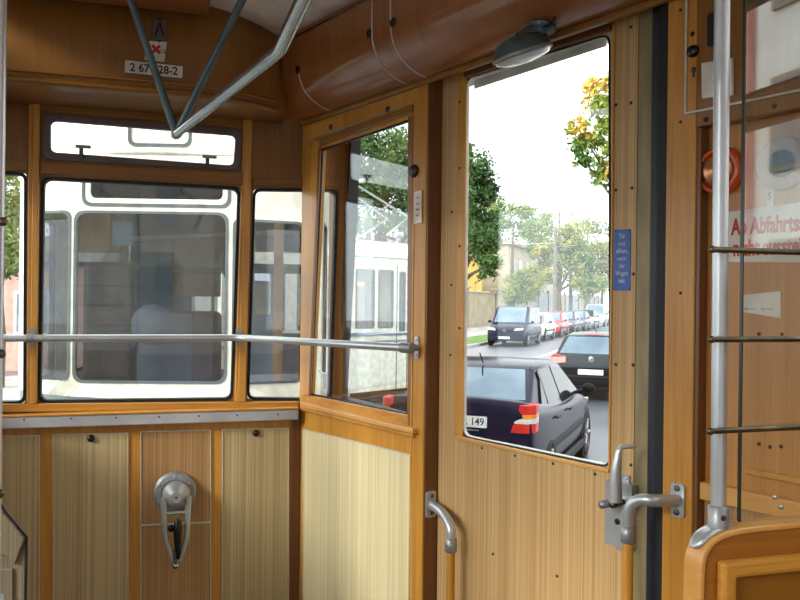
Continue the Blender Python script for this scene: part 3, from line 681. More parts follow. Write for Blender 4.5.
# ---- lamp over the door
lc = S.P(523, 60, .095)
uL, vL = S.uv(522, 53, .105)
hs = S.uv(543, 30, .06)
t = thing('door_lamp', 'oval grey hooded lamp with clear lens mounted above the door window', 'lamp', S((uL, vL-.05, .10)))
axis = Vector((.10, -.62, .28)).normalized()
cu_ = Vector((uL, vL, .105))
def ell(m, prof, c, a, b):     # flattened dome: long axis a (half-length), short axis b
    pass
n_ = 32; dn = Vector((.05, -1, -.36)).normalized(); ax = Vector((1, .05, 0)); ax = (ax-dn*ax.dot(dn)).normalized(); sd_ = ax.cross(dn)
def dome(m, lev):
    rows = []
    for a_, b_, h_ in lev:
        rows.append([cu_+ax*math.cos(2*PI*k/n_)*a_+sd_*math.sin(2*PI*k/n_)*b_+dn*h_ for k in range(n_+1)])
    m.grid(rows)
m = M(S); dome(m, [(.001, .001, -.045), (.03, .028, -.043), (.056, .054, -.033), (.072, .070, -.012), (.075, .073, 0)]); m.build('hood', STRUT, t)
m = M(S); dome(m, [(.0755, .0735, -.003), (.078, .076, 0), (.078, .076, .006), (.074, .072, .009)]); m.build('rim', ALUD, t)
LENS = plain('frosted_lens', (214, 218, 210), .12, coat=.8)
m = M(S); dome(m, [(.074, .072, .007), (.066, .064, .016), (.045, .044, .022), (.02, .02, .025), (.001, .001, .026)]); m.build('lens', LENS, t)
bp_ = Vector((hs[0], UP+.004, .062)); 
m = M(S); m.tube([cu_-dn*.035, cu_*.5-dn*.02+bp_*.5, bp_], [.017, .014, .017], 14); m.lathe([(.034, 0), (.034, .006), (.02, .012), (.016, .02)], bp_, (0, -.96, .26), 24); m.build('mount', STRUT, t)
m = M(S); m.tube([bp_+Vector((.012, -.004, .01)), bp_+Vector((.04, -.012, .018)), bp_+Vector((.052, .006, .012)), bp_+Vector((.046, .04, .01))], .003, 8); m.build('cable', BLACK, t)
# ---- the two short handrails with wooden grips
def griprail(label, ub, zb, w_base, du, fw, down, name='grip_handrail', R=.0155):
    # ub,zb : flange centre on the wall ; tube leaves along +w, bends to du sideways, then down
    base = S((ub, zb, w_base)); t = thing(name, label, 'handrail', (base.x, base.y, base.z-.1), group=None)
    m = M(S); m.plate(rp([(ub-.017, zb-.037), (ub+.017, zb-.037), (ub+.017, zb+.037), (ub-.017, zb+.037)], .010), [], w_base+.0003, w_base+.007); m.build('wall_plate', ALU, t, .0015)
    for s_ in (-1, 1):
        m = M(S); m.lathe([(.0065, 0), (.0065, .003), (.003, .004), (.0001, .004)], (ub, zb+s_*.026, w_base+.0072), (0, 0, 1), 12); m.build('screw', SCREW, t)
    return t
# left one: flange on post at px 431
R = .0145
xs_ = up1+.0068
FS = Frame(S((xs_, 0, 0)), S.n, S.u)          # the post's side face: u runs towards the room, w towards the door
zb = S.uv(431, 504, -.02)[1]; wb_ = -.020
base = S((xs_, zb, wb_)); t = thing('grip_handrail', 'left grab handle, bent grey tube with wooden grip on the post left of the door', 'handrail', (base.x, base.y, zb-.1), group='grab handles beside the door')
m = M(S); pl4 = rp([(zb-.040, wb_-.017), (zb+.040, wb_-.017), (zb+.040, wb_+.021), (zb-.040, wb_+.021)], .008)
class SF:
    def __call__(s_, p): return S((xs_+p[2], p[0], p[1]))
m = M(SF()); m.plate(pl4, [], .0003, .006); m.build('wall_plate', ALU, t, .0015)
for s_ in (-1, 1):
    m = M(SF()); m.lathe([(.0065, 0), (.0065, .003), (.003, .004), (.0001, .004)], (zb+s_*.027, wb_, .0062), (0, 0, 1), 12); m.build('screw', SCREW, t)
eu = S.uv(451, 540, .01)[0]
def bend(p0, p1, p2, n=8):
    return [Vector(p0)*(1-k/n)**2+Vector(p1)*2*(k/n)*(1-k/n)+Vector(p2)*(k/n)**2 for k in range(n+1)]
# leaves the plate, arcs to the right, then drops
path = [Vector((xs_+.005, zb, wb_))]+bend((xs_+.018, zb-.001, wb_+.004), (eu, zb-.006, .010), (eu, zb-.058, .010), 12)+[Vector((eu, zb-.072, .010))]
m = M(S); m.tube(path, R, 18); m.build('bent_tube', ALU, t)
m = M(S); m.lathe([(R+.0002, 0), (R+.003, .001), (R+.003, .040), (R, .041)], (eu, zb-.108, .010), (0, 1, 0), 20); m.build('collar', ALUD, t)
m = M(S); m.tube([(eu, zb-.108, .010), (eu, zb-.30, .010), (eu, .28, .010)], .0125, 16); m.build('grip', W_ORANGE, t)
m = M(S); m.lathe([(.0035, 0), (.0001, .002)], (eu, zb-.088, .010+R+.003), (0, 0, 1), 8); m.build('screw', DKSCREW, t)
# right one: plate on the post at px 679
uf, zf = S.uv(679, 500, .0)
t = griprail('right grab handle, bent grey tube with wooden grip reaching across the door lock', uf, zf, .0, 0, 0, 0)
e2 = S.uv(628, 540, .079)[0]; R = .0135
A_ = Vector((uf, zf, .006)); B_ = Vector((e2+.052, zf+.004, .068)); Cn = Vector((e2, zf+.006, .079))
path = [A_, A_*.5+B_*.5]+bend(B_, Cn, (e2, zf-.048, .079), 12)+[Vector((e2, zf-.064, .079))]
path = smooth3 = path
m = M(S)
def cr(P, n=5):
    out = []
    for i in range(len(P)-1):
        a, b, c, d = P[max(i-1, 0)], P[i], P[i+1], P[min(i+2, len(P)-1)]
        for k in range(n):
            t_ = k/n; out.append(.5*((2*b)+(c-a)*t_+(2*a-5*b+4*c-d)*t_*t_+(3*b-a-3*c+d)*t_**3))
    out.append(P[-1]); return out
m.tube(path, R, 18); m.build('bent_tube', ALU, t)
m = M(S); m.lathe([(R+.0002, 0), (R+.0028, .001), (R+.0028, .036), (R, .037)], (e2, zf-.098, .079), (0, 1, 0), 20); m.build('collar', ALUD, t)
m = M(S); m.tube([(e2, zf-.098, .079), (e2, zf-.3, .079), (e2, .28, .079)], .0120, 16); m.build('grip', W_ORANGE, t)

# ---- glass screen partition on the right
px0 = PT.uv(717.5, 300)[0]
capz = PT.uv(742, 524, 0)[1]; ux1 = 1.17
yF = .973
scr = thing('screen_partition', 'wooden screen with silver pole, glass and three brass rods at the right edge', 'partition', (px0, yF, 0))
def cr(P, n=5):
    out = []
    for i in range(len(P)-1):
        a, b, c, d = P[max(i-1, 0)], P[i], P[i+1], P[min(i+2, len(P)-1)]
        for k in range(n):
            t_ = k/n; out.append(.5*((2*b)+(c-a)*t_+(2*a-5*b+4*c-d)*t_*t_+(3*b-a-3*c+d)*t_**3))
    out.append(P[-1]); return out
def cro(P, n=6):
    V_ = [Vector((p[0], p[1], 0)) for p in P]; return [(v.x, v.y) for v in cr(V_, n)]
WR = .017
cp = PT.quad([(900, 508), (800, 519.5), (750, 526.5), (727, 531), (711.5, 539), (703, 550.5), (699, 565), (698, 585), (698, 640)], WR)
zc9 = cp[2][1]; cp = [(ux1, zc9+.001)]+[(cp[1][0], zc9+.001)]+cp[2:]; cp[-1] = (cp[-1][0], .02)
curve = [cp[0]]+cro(cp[1:-1], 6)+[cp[-1]]; capz = zc9+.001
inner = []
for i, p in enumerate(curve):
    a = Vector(curve[max(i-1, 0)]); b = Vector(curve[min(i+1, len(curve)-1)]); d = (b-a).normalized(); nn = Vector((-d.y, d.x)); inner.append((p[0]+nn.x*.009, p[1]+nn.y*.009))
poly = curve+list(reversed(inner))
m = M(PT); m.plate(poly, [], -WR, WR+.004); m.build('curved_edge', W_PALE, scr, .003, seg=3)
m = M(PT); m.plate([(ux1, .02)]+[p for p in inner]+[], [], -.012, WR); m.build('lower_panel', wood('amber_wood', (146, 88, 28), (178, 114, 44), 'x'), scr)
q = PT.quad([(721.5, 562), (900, 538), (900, 700), (722, 700)], .03); qi = inset(q, .022)
m = M(PT); m.plate(rq(q[0][0], ux1-.03, .06, q[0][1]), [rq(q[0][0]+.024, ux1-.054, .085, q[0][1]-.024)], WR+.0005, WR+.018); m.build('panel_moulding', W_ORX, scr, .006)
m = M(PT); m.plate(rq(q[0][0]+.024, ux1-.054, .085, q[0][1]-.024), [], WR+.0005, WR+.004); m.build('inset_panel', W_BROWNX, scr)
# pole
m = M(PT); m.tube([(px0+.0055, capz+.01, 0), (px0, 2.17, 0)], .0110, 24); m.build('pole', ALU, scr)
m = M(PT); m.lathe([(.0148, 0), (.0148, .030), (.0115, .032)], (px0+.0055, capz-.004, 0), (0, 1, 0), 24)
m.build('pole_socket', ALUD, scr)
fl = M(PT)
# flange follows the curved edge
tops = []; 
ip = [p for p in curve if p[0] < px0+.034 and p[1] > capz-.034]
cc = ip
rows = []
for i, p in enumerate(cc):
    t_ = i/(len(cc)-1); hw = .0155*math.sqrt(max(0.03, 1-(2*t_-1)**4))
    a = Vector(cc[max(i-1, 0)]); b = Vector(cc[min(i+1, len(cc)-1)]); d = (b-a).normalized(); nn = Vector((d.y, -d.x))
    rows.append([(p[0]+nn.x*(.002 if k in (0, 6) else .006), p[1]+nn.y*(.002 if k in (0, 6) else .006), -hw+2*hw*k/6) for k in range(7)])
fl.grid(rows); fl.build('pole_foot', ALU, scr, solid=.003)
m = M(PT)
m.lathe([(.0045, 0), (.0001, .003)], (px0+.003, capz+.013, .0145), (0, 0, 1), 10); m.build('foot_screw', DKSCREW, scr)
gx = PT.uv(742.5, 300, .0)[0]
m = M(PT); m.plate([(gx, capz+.001), (ux1, capz+.001), (ux1, 2.165), (gx, 2.165)], [], -.004, .001); m.build('pane', SCREEN, scr)
m = M(PT); m.box((gx-.0015, capz+.001, -.0045), (gx+.0005, 2.165, .0015)); m.build('pane_edge', plain('dark_green_glass_edge', (40, 48, 40), .3), scr)
rodz = [PT.uv(716, yy, .017)[1] for yy in (249.5, 339.5, 431)]
for zz in rodz:
    m = M(PT); x0_ = PT.uv(713, 300, .017)[0]; m.tube([(x0_, zz, .017), (ux1, zz, .014)], .0042, 12); m.ball((x0_-.002, zz, .017), .0055); m.build('brass_rod', BRONZE, scr)
# ---- second partition: only its pole and rod ends peek in at the left edge
pl = C(-.389, .755, 0)
LP = Frame((pl.x, pl.y, 0), (1, 0, 0), (0, -1, 0))
scl = thing('screen_partition', 'pale pole with brass rod ends at the left edge of the photo', 'partition', (pl.x, pl.y, 0))
m = M(LP); m.tube([(0, .93, 0), (0, 2.17, 0)], .0135, 24); m.build('pole', ALU, scl)
m = M(LP); m.lathe([(.0165, 0), (.0165, .055), (.0138, .057)], (0, .93, 0), (0, 1, 0), 24); m.build('pole_socket', ALUD, scl)
for yy in (222, 353.5, 493):
    zz = LP.uv(5, yy, .016)[1]; m = M(LP); m.tube([(.012, zz, .018), (-.5, zz, .018)], .0034, 12); m.ball((.0150, zz, .018), .0044); m.build('brass_rod', BRONZE, scl)
m = M(LP); m.plate([(-.5, .935), (-.02, .935), (-.02, 2.16), (-.5, 2.16)], [], -.004, .001); m.build('pane', SCREEN, scl)
m = M(LP); m.box((-.55, .03, -.02), (.016, .93, .02)); m.build('lower_panel', LAM, scl, .01)
# ---- tapered box at the left edge
bp0 = C(-1.1, 2.05, 0)
bq = Frame(C(0, 2.05, 0), (.959, -.284, 0), (-.284, -.959, 0))
pts = bq.quad([(-60, 470), (-2, 500), (5, 511.5), (26.5, 537), (24, 640), (-60, 640)])
BOXM = laminate('grey_brown_laminate', (124, 110, 88), (150, 136, 110))
t = thing('utility_box', 'beige box with slanted dark edge below the pole at the left edge', 'box', bq((pts[4][0]-.15, 0, -.05)))
m = M(bq); m.plate([pts[0], pts[1], pts[2], pts[3], (pts[4][0], .03), (pts[5][0], .03)], [], -.012, 0); m.build('body', BOXM, t, .002)
p_ = bq.quad([(5, 511.5), (26.5, 537), (24.5, 640)], .002)
m = M(bq); m.tube([(pts[1][0], pts[1][1], .0), (pts[2][0], pts[2][1], .0), (pts[3][0], pts[3][1], .0), (pts[4][0], .03, .0)], .004, 8); m.build('edge_strip', BLACK, t)
fq = bq.quad([(-2, 512), (5, 516), (24, 539), (14, 566), (5, 556), (-2, 556)], .012); m = M(bq); m.plate(fq, [], .0005, .012); m.build('flap', BOXM, t, .004)
fq = bq.quad([(-2, 569), (12, 569), (12, 640), (-2, 640)], .010); m = M(bq); m.plate(fq, [], .0005, .008); m.build('lower_flap', BOXM, t, .003)
exec_exterior = True
# =================================================================== OUTSIDE
G = -.80
ASPH = noise_mat('damp_asphalt', (84, 88, 96), (110, 114, 122), ns=.8, rough=.35, detail=8, lo=.3, hi=.7)
GRASS = noise_mat('grass', (70, 104, 40), (104, 140, 58), ns=3, rough=.9)
PAVE = noise_mat('pavement', (150, 148, 144), (176, 174, 168), ns=2, rough=.8)
PAINTW = plain('road_paint', (222, 224, 226), .6)
SL = .37; sN = math.hypot(SL, 1); sdir = (SL/sN, 1/sN)          # street direction (camera-aligned)
def ST(k, l, z=G):   # k metres along the street from the van, l metres to its right
    return C(4.75+sdir[0]*k+sdir[1]*l, 36.3+sdir[1]*k-sdir[0]*l, z)
SROT = YAW-math.atan2(SL, 1)
m = M(); m.box((-60, -40, G-.1), (120, 160, G)); struct(m.build('ground', ASPH))
def strip_st(name, k0, k1, l0, l1, z0, z1, mat):
    m = M(); P_ = [ST(k0, l0), ST(k0, l1), ST(k1, l1), ST(k1, l0)]
    m.hexa([(p.x, p.y, G+z0) for p in P_]+[(p.x, p.y, G+z1) for p in P_]); return struct(m.build(name, mat))
strip_st('kerb', -40, 90, -1.35, -1.15, .001, .12, PAVE)
strip_st('verge', -40, 90, -3.4, -1.35, .001, .10, GRASS)
strip_st('pavement', -40, 90, -7.5, -3.4, .001, .11, PAVE)
m = M()
for k in range(-8, 14):
    P_ = [ST(k*6, 2.6), ST(k*6, 2.72), ST(k*6+4.6, 2.72), ST(k*6+4.6, 2.6)]
    m.hexa([(p.x, p.y, G+.001) for p in P_]+[(p.x, p.y, G+.006) for p in P_])
struct(m.build('road_marking', PAINTW))
# ------------------------------------------------------------------ cars
TYRE = plain('tyre_rubber', (26, 26, 28), .8); RIM = noise_mat('alloy_rim', (150, 152, 156), (186, 188, 192), ns=20, rough=.3, metal=.8)
CGLASS = noise_mat('car_glass', (92, 108, 122), (124, 140, 152), ns=1.2, rough=.08, metal=1)
CGDARK = noise_mat('dark_car_glass', (26, 34, 38), (44, 54, 56), ns=2, rough=.08, spec=.15)
TRIMB = plain('car_black_trim', (24, 25, 28), .5, spec=.15)
LRED = plain('red_lamp_plastic', (206, 30, 26), .3, coat=.1, spec=.25); LAMB_ = plain('amber_lamp_plastic', (228, 140, 40), .3, coat=.1, spec=.25); LWH = plain('clear_lamp_plastic', (206, 206, 200), .25, coat=.1, spec=.3)
PLATE = plain('licence_plate_white', (226, 228, 226), .4)
def paint(name, c): return noise_mat(name, tuple(x*.95 for x in c), c, ns=3, rough=.22, coat=0, spec=.10)
def lerp3(a, b, t): return tuple(a[i]*(1-t)+b[i]*t for i in range(3))
def patch(m, q, s0, s1, t0, t1, off, rnd=0):
    """thin pane lying on quad q (a,b,c,d ccw), inset by fractions"""
    a, b, c, d = [Vector(p) for p in q]; n = (b-a).cross(d-a).normalized()
    def pt(s, t): return (a*(1-s)+b*s)*(1-t)+(d*(1-s)+c*s)*t
    vs = [pt(s0, t0), pt(s1, t0), pt(s1, t1), pt(s0, t1)]
    m.hexa([v+n*.001 for v in vs]+[v+n*off for v in vs])
def car(label, pos, rz, body, L=4.1, W=1.7, H=1.43, kind='hatch', plate=None, group=None, gl=CGLASS, front=False, name='car', badge=None, glB=None):
    """local: +y forward, origin on the ground under the rear bumper's centre"""
    root = thing(name, label, 'van' if kind == 'van' else 'car', pos, rz, 'vehicles parked across the street' if front else None)
    h = W/2; van = kind == 'van'
    belt = .92 if not van else 1.05
    # lower body cross sections: y, half-width scale, bottom z, top z (deck/bonnet/belt)
    if kind == 'astra': st = [(0, .93, .30, .98), (.01, .95, .28, 1.05), (.05, .965, .25, 1.09), (.12, .975, .22, 1.10), (.5, 1, .20, 1.05), (1.2, 1, .20, .97), (2.6, 1, .20, .91), (3.1, 1, .20, .90), (3.7, .96, .22, .78), (3.98, .90, .26, .66), (L, .78, .32, .50)]
    elif kind == 'hatch': st = [(0, .88, .34, .58), (.03, .95, .26, .95), (.12, .98, .22, .99), (.5, 1, .20, .97), (1.2, 1, .20, .94), (2.6, 1, .20, .91), (3.0, 1, .20, .92), (L-.45, .96, .22, .82), (L-.12, .90, .26, .68), (L, .78, .32, .50)]
    else: st = [(0, .94, .34, 1.0), (.05, .98, .26, 1.05), (.5, 1, .22, 1.06), (2.0, 1, .22, 1.06), (3.4, 1, .22, 1.05), (L-.8, .98, .24, 1.0), (L-.15, .92, .28, .86), (L, .80, .32, .60)]
    m = M(); rows = []
    for y, sw, zb, zt in st:
        hw = h*sw; cs = [(hw*.82, zb), (hw*.95, zb+.06), (hw, zb+(zt-zb)*.38), (hw*.995, zb+(zt-zb)*.62), (hw*.965, zt-.05), (hw*.88, zt-.008), (hw*.45, zt+.012), (0, zt+.02)]
        rows.append([(x, y, z_) for x, z_ in cs]+[(-x, y, z_) for x, z_ in reversed(cs[:-1])])
    m.grid(rows)
    for r in (rows[0], rows[-1]):       # end caps as strips between mirrored points
        n = len(r)
        m.grid([[r[i], lerp3(r[i], r[n-1-i], .25), lerp3(r[i], r[n-1-i], .5), lerp3(r[i], r[n-1-i], .75), r[n-1-i]] for i in range(n//2+1)])
    bmat = body
    m.build('body', bmat, root, local=True, sub=1)
    # greenhouse
    if kind == 'astra': g = [(.30, belt+.11), (.98, H-.045), (1.45, H), (2.15, H-.015), (3.0, belt-.02)]
    elif kind == 'hatch': g = [(.14, belt+.03), (.42, H-.05), (.9, H), (2.0, H-.01), (2.95, belt-.02)]
    else: g = [(.03, belt), (.12, H-.06), (.5, H), (L-1.9, H-.01), (L-.95, belt-.02)]
    wb, wt = h*.93, h*(.72 if not van else .84)
    def ring(i):
        y, z_ = g[i]
        if i in (1, 3): return [(wb, y, belt-.03), (wt, y, z_-.035), (wt*.90, y, z_-.006), (0, y, z_+.004)]
        if i in (0, 4): return [(wb*.98, y, belt-.03), (wb*.93, y, z_), (wb*.5, y, z_+.004), (0, y, z_+.006)]
        return [(wb, y, belt-.03), (wt, y, z_-.05), (wt*.86, y, z_), (0, y, z_+.015)]
    m = M(); rows = []
    for i in range(5):
        r = ring(i); rows.append(r+[(-x, y, z_) for x, y, z_ in reversed(r[:-1])])
    m.grid(rows, smooth=True); o = m.build('roof', [bmat], root, local=True, bevel=.02, angle=25)
    # glass
    def R_(i, k, s=1): x, y, z_ = ring(i)[k]; return (x*s, y, z_)
    m = M(); patch(m, [R_(0, 1, -1), R_(0, 1), R_(1, 2), R_(1, 2, -1)], .04, .96, .07, .92, .022)
    if kind == 'astra':
        pass
    m.build('rear_window', gl, root, local=True)
    m = M(); patch(m, [R_(4, 1), R_(4, 1, -1), R_(3, 2, -1), R_(3, 2)], .04, .96, .06, .94, .022); m.build('windscreen', gl, root, local=True)
    g2 = glB or CGDARK
    yb = g[1][0]; yf = g[3][0]; base = belt-.01
    for sx in (1, -1):
        def sp(y, t):      # point on the side plane at height fraction t
            zt_ = H-.07; z_ = base+(zt_-base)*t; f = (z_-(belt-.03))/((H-.05)-(belt-.03)); x = wb*(1-f)+wt*f
            return Vector((sx*(x+.006), y, z_))
        ymid = (yb+yf)/2+.12
        y0b = g[0][0]+(.30 if kind == 'astra' else .20); y0t = g[1][0]+.12
        polys = [[(ymid-.70, 0), (ymid-.03, 0), (ymid-.03, 1), (ymid-.60, 1)], [(ymid+.03, 0), (yf+.68, 0), (yf+.02, 1), (ymid+.03, 1)], [(y0b, .05), (ymid-.76, 0), (ymid-.66, 1), (y0t, .93)]]
        for pl_ in polys:
            m = M(); vs = [sp(y, t) for y, t in pl_]; nrm = Vector((sx, 0, .25)).normalized()
            m.hexa([v-nrm*.004 for v in vs]+[v+nrm*.006 for v in vs]); m.build('side_window', g2, root, local=True)
        # rub strip and mirror, handles
        m = M(); m.box((sx*h*.985, .85, .50), (sx*(h*.985+.022), L-1.15, .58)); m.build('rub_strip', TRIMB, root, .01, local=True)
        m = M(); m.box((sx*h*.93, .6, .19), (sx*(h+.004), L-.7, .30)); m.build('sill', TRIMB, root, .02, local=True)
        m = M(); m.ball((sx*(h+.09), yf+.55, belt+.06), .085, 8, (1, .5, .75)); m.tube([(sx*h*.92, yf+.55, belt+.0), (sx*(h+.05), yf+.55, belt+.03)], .025, 8); m.build('wing_mirror', TRIMB, root, local=True)
        for yy in (ymid+.14, ymid-.62):
            m = M(); m.box((sx*h*.99, yy, .80), (sx*(h*.99+.025), yy+.17, .825)); m.build('door_handle', TRIMB, root, .008, local=True)
    # wheels
    for y in (.80, L-.86 if kind != 'van' else L-.95):
        for sx in (1, -1):
            m = M(); m.lathe([(.365, -.10), (.37, .0), (.355, .012), (.30, .012)], (sx*(h-.025), y, .33), (sx, 0, 0), 32); m.build('wheel_arch', TRIMB, root, local=True)
            m = M(); m.lathe([(.19, -.19), (.28, -.2), (.315, -.17), (.32, -.1), (.315, -.03), (.29, 0), (.21, .004), (.205, -.01)], (sx*h, y, .32), (sx, 0, 0), 32); wl = m.build('wheel', TYRE, root, local=True)
            m = M(); m.lathe([(.205, -.01), (.20, -.035), (.06, -.03), (.05, -.005), (.0001, 0)], (sx*h, y, .32), (sx, 0, 0), 32)
            for a_ in range(5):
                an = 2*PI*a_/5; c_, s__ = math.cos(an), math.sin(an); m.tube([(sx*(h-.012), y+.05*c_, .32+.05*s__), (sx*(h-.008), y+.2*c_, .32+.2*s__)], .024, 6)
            r_ = m.build('rim', RIM, wl, local=True)
    # rear
    m = M(); m.plate([(-h*.9, .30), (h*.9, .30), (h*.93, .56), (-h*.93, .56)], [], 0, .001)
    m = M(); m.box((-h*.93, -.045, .33), (h*.93, .12, .56 if kind != 'astra' else .70)); m.build('bumper', bmat if kind != 'hatch' else bmat, root, .05, local=True, seg=3)
    m = M(); m.box((-h*.85, -.02, .22), (h*.85, .1, .335)); m.build('bumper_skirt', TRIMB, root, .02, local=True)
    if kind == 'astra':
        for sx in (1, -1):
            x0, x1 = h*.70, h*.97
            def lamp(z0_, z1_, mt, nm, sh=0):
                m = M(); P_ = []
                for z_ in (z0_, z1_):
                    k = (z_-.66)/.4*.03
                    P_ += [(sx*(x0+(z_-.79)*.34), -.018+k, z_), (sx*(x1-.05), -.024+k, z_), (sx*(x1+.006), .07+k, z_), (sx*(x1+.004), .22+k, z_), (sx*x0, .20, z_)]
                m.add(P_, [(0, 1, 2, 3, 4), (5, 6, 7, 8, 9), (0, 1, 6, 5), (1, 2, 7, 6), (2, 3, 8, 7), (3, 4, 9, 8), (4, 0, 5, 9)]); return m
            o = lamp(.79, .88, LRED, 'tail_lamp').build('tail_lamp', LRED, root, .006, local=True)
            lamp(.881, .93, LWH, '').build('lamp_band', LWH, o, .004, local=True); lamp(.931, .97, LAMB_, '').build('lamp_band', LAMB_, o, .004, local=True); lamp(.971, 1.06, LRED, '').build('lamp_band', LRED, o, .006, local=True)
        m = M(); m.box((-h*.64, -.005, .725), (h*.64, .03, .735)); m.build('tailgate_line', TRIMB, root, local=True)
        m = M(); m.tube([(-.16, .002, .79), (.26, .002, .79)], .006, 6); m.build('tailgate_grip', RIM, root, local=True)
        pz_ = .875
        m = M(); m.tube([(.0, 1.05, H-.01), (0, .92, H+.10)], .008, 6); m.build('aerial', TRIMB, root, local=True)
    else:
        for sx in (1, -1):
            m = M()
            if van: P0_ = [(sx*h*.82, -.012, .95), (sx*h*.97, -.0, .95), (sx*h*.97, .0, 1.35), (sx*h*.84, .0, 1.35)]
            else: P0_ = [(sx*h*.60, -.002, .80), (sx*h*.95, .02, .76), (sx*h*.985, .06, .90), (sx*h*.90, .045, .97), (sx*h*.60, .03, .93)]
            n = len(P0_); vs = [(x, y-.012, z_) for x, y, z_ in P0_]+[(x, y+.12, z_) for x, y, z_ in P0_]
            m.add(vs, [tuple(range(n)), tuple(range(n, 2*n))]+[(i, (i+1) % n, (i+1) % n+n, i+n) for i in range(n)]); m.build('tail_lamp', LRED, root, .01, local=True)
        pz_ = .62
        if not front:
            m = M(); m.tube([(.03, .20, 1.06), (.35, .20, 1.02)], .01, 6); m.build('wiper', TRIMB, root, local=True)
            m = M(); m.lathe([(.06, 0), (.06, .012), (.052, .016), (.0001, .016)], (0, .02, .88), (0, -1, 0), 24); e_ = m.build('badge', RIM, root, local=True)
            FB_ = Frame((0, 0, 0), (1, 0, 0), (0, -1, 0)); m = M(FB_)
            m.tube([(-.04, .91, .0), (-.012, .845, .0), (0, .875, .0), (.012, .845, .0), (.04, .91, .0)], .005, 6); m.tube([(-.02, .925, 0), (0, .885, 0), (.02, .925, 0)], .005, 6); m.build('badge_letters', INK, root, local=True)
            m = M(); m.box((-.22, .38, H-.035), (.22, .47, H-.02)); m.build('brake_lamp', LRED, root, .005, local=True)
            m = M(); m.box((-h*.9, -.055, .40), (h*.9, -.04, .46)); m.build('bumper_strip', TRIMB, root, .004, local=True)
            m = M(); m.tube([(0, .6, H), (0, .5, H+.12)], .008, 6); m.build('aerial', TRIMB, root, local=True)
    FBK = Frame((0, -.0, 0), (1, 0, 0), (0, -1, 0))
    if not front:
        m = M(FBK); yb_ = .004 if kind == 'astra' else .05
        px_ = .085 if kind == 'astra' else 0; m.plate(rp(rq(px_-.26, px_+.26, pz_-.055, pz_+.055), .01), [], yb_-.008, yb_+.012); pt_ = m.build('licence_plate', PLATE, root, local=True)
        if plate: text(FBK, plate, px_+.235, pz_, .105, INK, 'plate_lettering', pt_, yb_+.0125, .9, 'RIGHT', bold=.0015, local=True)
        if plate: m = M(FBK); m.lathe([(.055, 0), (.055, .01), (.045, .01), (.045, 0)], (0, 1.02, -.005), (0, 0, 1), 24); m.build('badge', RIM, root, local=True)
    # front end
    for sx in (1, -1):
        m = M(); yy = L-.10; zz = .66 if not van else .80
        P0_ = [(sx*h*.45, L-.05, zz-.07), (sx*h*.86, L-.17, zz-.04), (sx*h*.90, L-.25, zz+.07), (sx*h*.52, L-.13, zz+.04)]
        vs = [(x, y-.10, z_) for x, y, z_ in P0_]+[(x, y+.03, z_) for x, y, z_ in P0_]; m.hexa(vs); m.build('headlamp', LWH, root, .01, local=True)
    m = M(); zz = .60 if not van else .74; m.box((-h*.42, L-.10, zz-.06), (h*.42, L+.004, zz+.06)); m.build('grille', TRIMB, root, .01, local=True)
    m = M(); m.box((-h*.84, L-.22, .26), (h*.84, L+.035, .48)); m.build('front_bumper', bmat, root, .05, local=True, seg=3)
    m = M(); m.box((-.26, L+.036, .36), (.26, L+.045, .47)); m.build('front_plate', PLATE, root, local=True)
    if van:
        m = M(); m.lathe([(.075, 0), (.075, .01), (.062, .01), (.062, 0)], (0, L+.004, .74), (0, 1, 0), 24); m.tube([(0, L+.01, .80), (0, L+.01, .74), (-.05, L+.01, .70)], .006, 6); m.tube([(0, L+.01, .74), (.05, L+.01, .70)], .006, 6); m.build('badge', RIM, root, local=True)
    return root
def carat(X, Y, hd=.40): return C(X, Y, G), YAW-math.atan2(hd, 1)
NAVYP = paint('midnight_blue_paint', (14, 18, 48)); BLKP = paint('dark_green_black_paint', (28, 34, 36)); DKB = paint('dark_blue_grey_paint', (32, 38, 60))
WHP = paint('white_paint', (226, 228, 226)); REDP = paint('red_paint', (206, 40, 44)); SILV = paint('silver_paint', (150, 160, 172)); DKG = paint('dark_grey_paint', (66, 74, 88)); LTB = paint('pale_silver_paint', (190, 198, 204))
p, r = carat(.55, 8.0, .40)
car('dark blue hatchback with plate ending 149 and tricolour tail lamp right outside the door', p, r, NAVYP, 4.10, 1.66, 1.39, 'astra', 'R 149', gl=CGLASS)
p, r = carat(3.98, 16.6, .42)
car('black hatchback seen from behind, second in the lane past the navy car', p, r, BLKP, 4.2, 1.75, 1.41, 'hatch', '', gl=CGLASS)
# parked row facing the camera: origin is the car's rear, so it sits further away
def parked(k, l, L, *a, **kw):
    p = ST(k+L, l); return p, SROT+PI
def pk(label, k, l, body, L, W, H, kind):
    p, r = parked(k, l, L); car(label, p, r, body, L, W, H, kind, front=True, group=None, name='van' if kind == 'van' else 'car')
pk('dark blue van parked facing us at the head of the row across the street', 0, 0, DKB, 4.5, 1.86, 1.84, 'van')
pk('white car parked directly behind the blue van', 5.6, -.1, WHP, 4.2, 1.75, 1.45, 'hatch')
pk('red car parked behind the white one', 10.8, -.1, REDP, 4.2, 1.75, 1.45, 'hatch')
pk('dark blue car parked just behind the red one', 16.2, -.1, DKB, 4.2, 1.75, 1.45, 'hatch')
pk('dark grey car parked fifth in the row behind the small blue one', 21.6, -.1, DKG, 4.2, 1.75, 1.45, 'hatch')
pk('silver grey car parked sixth in the row behind the dark grey one', 27.4, -.1, SILV, 4.3, 1.75, 1.47, 'hatch')
pk('pale silver van parked farthest along the row near the door frame', 33.4, 0, LTB, 4.6, 1.85, 1.9, 'van')
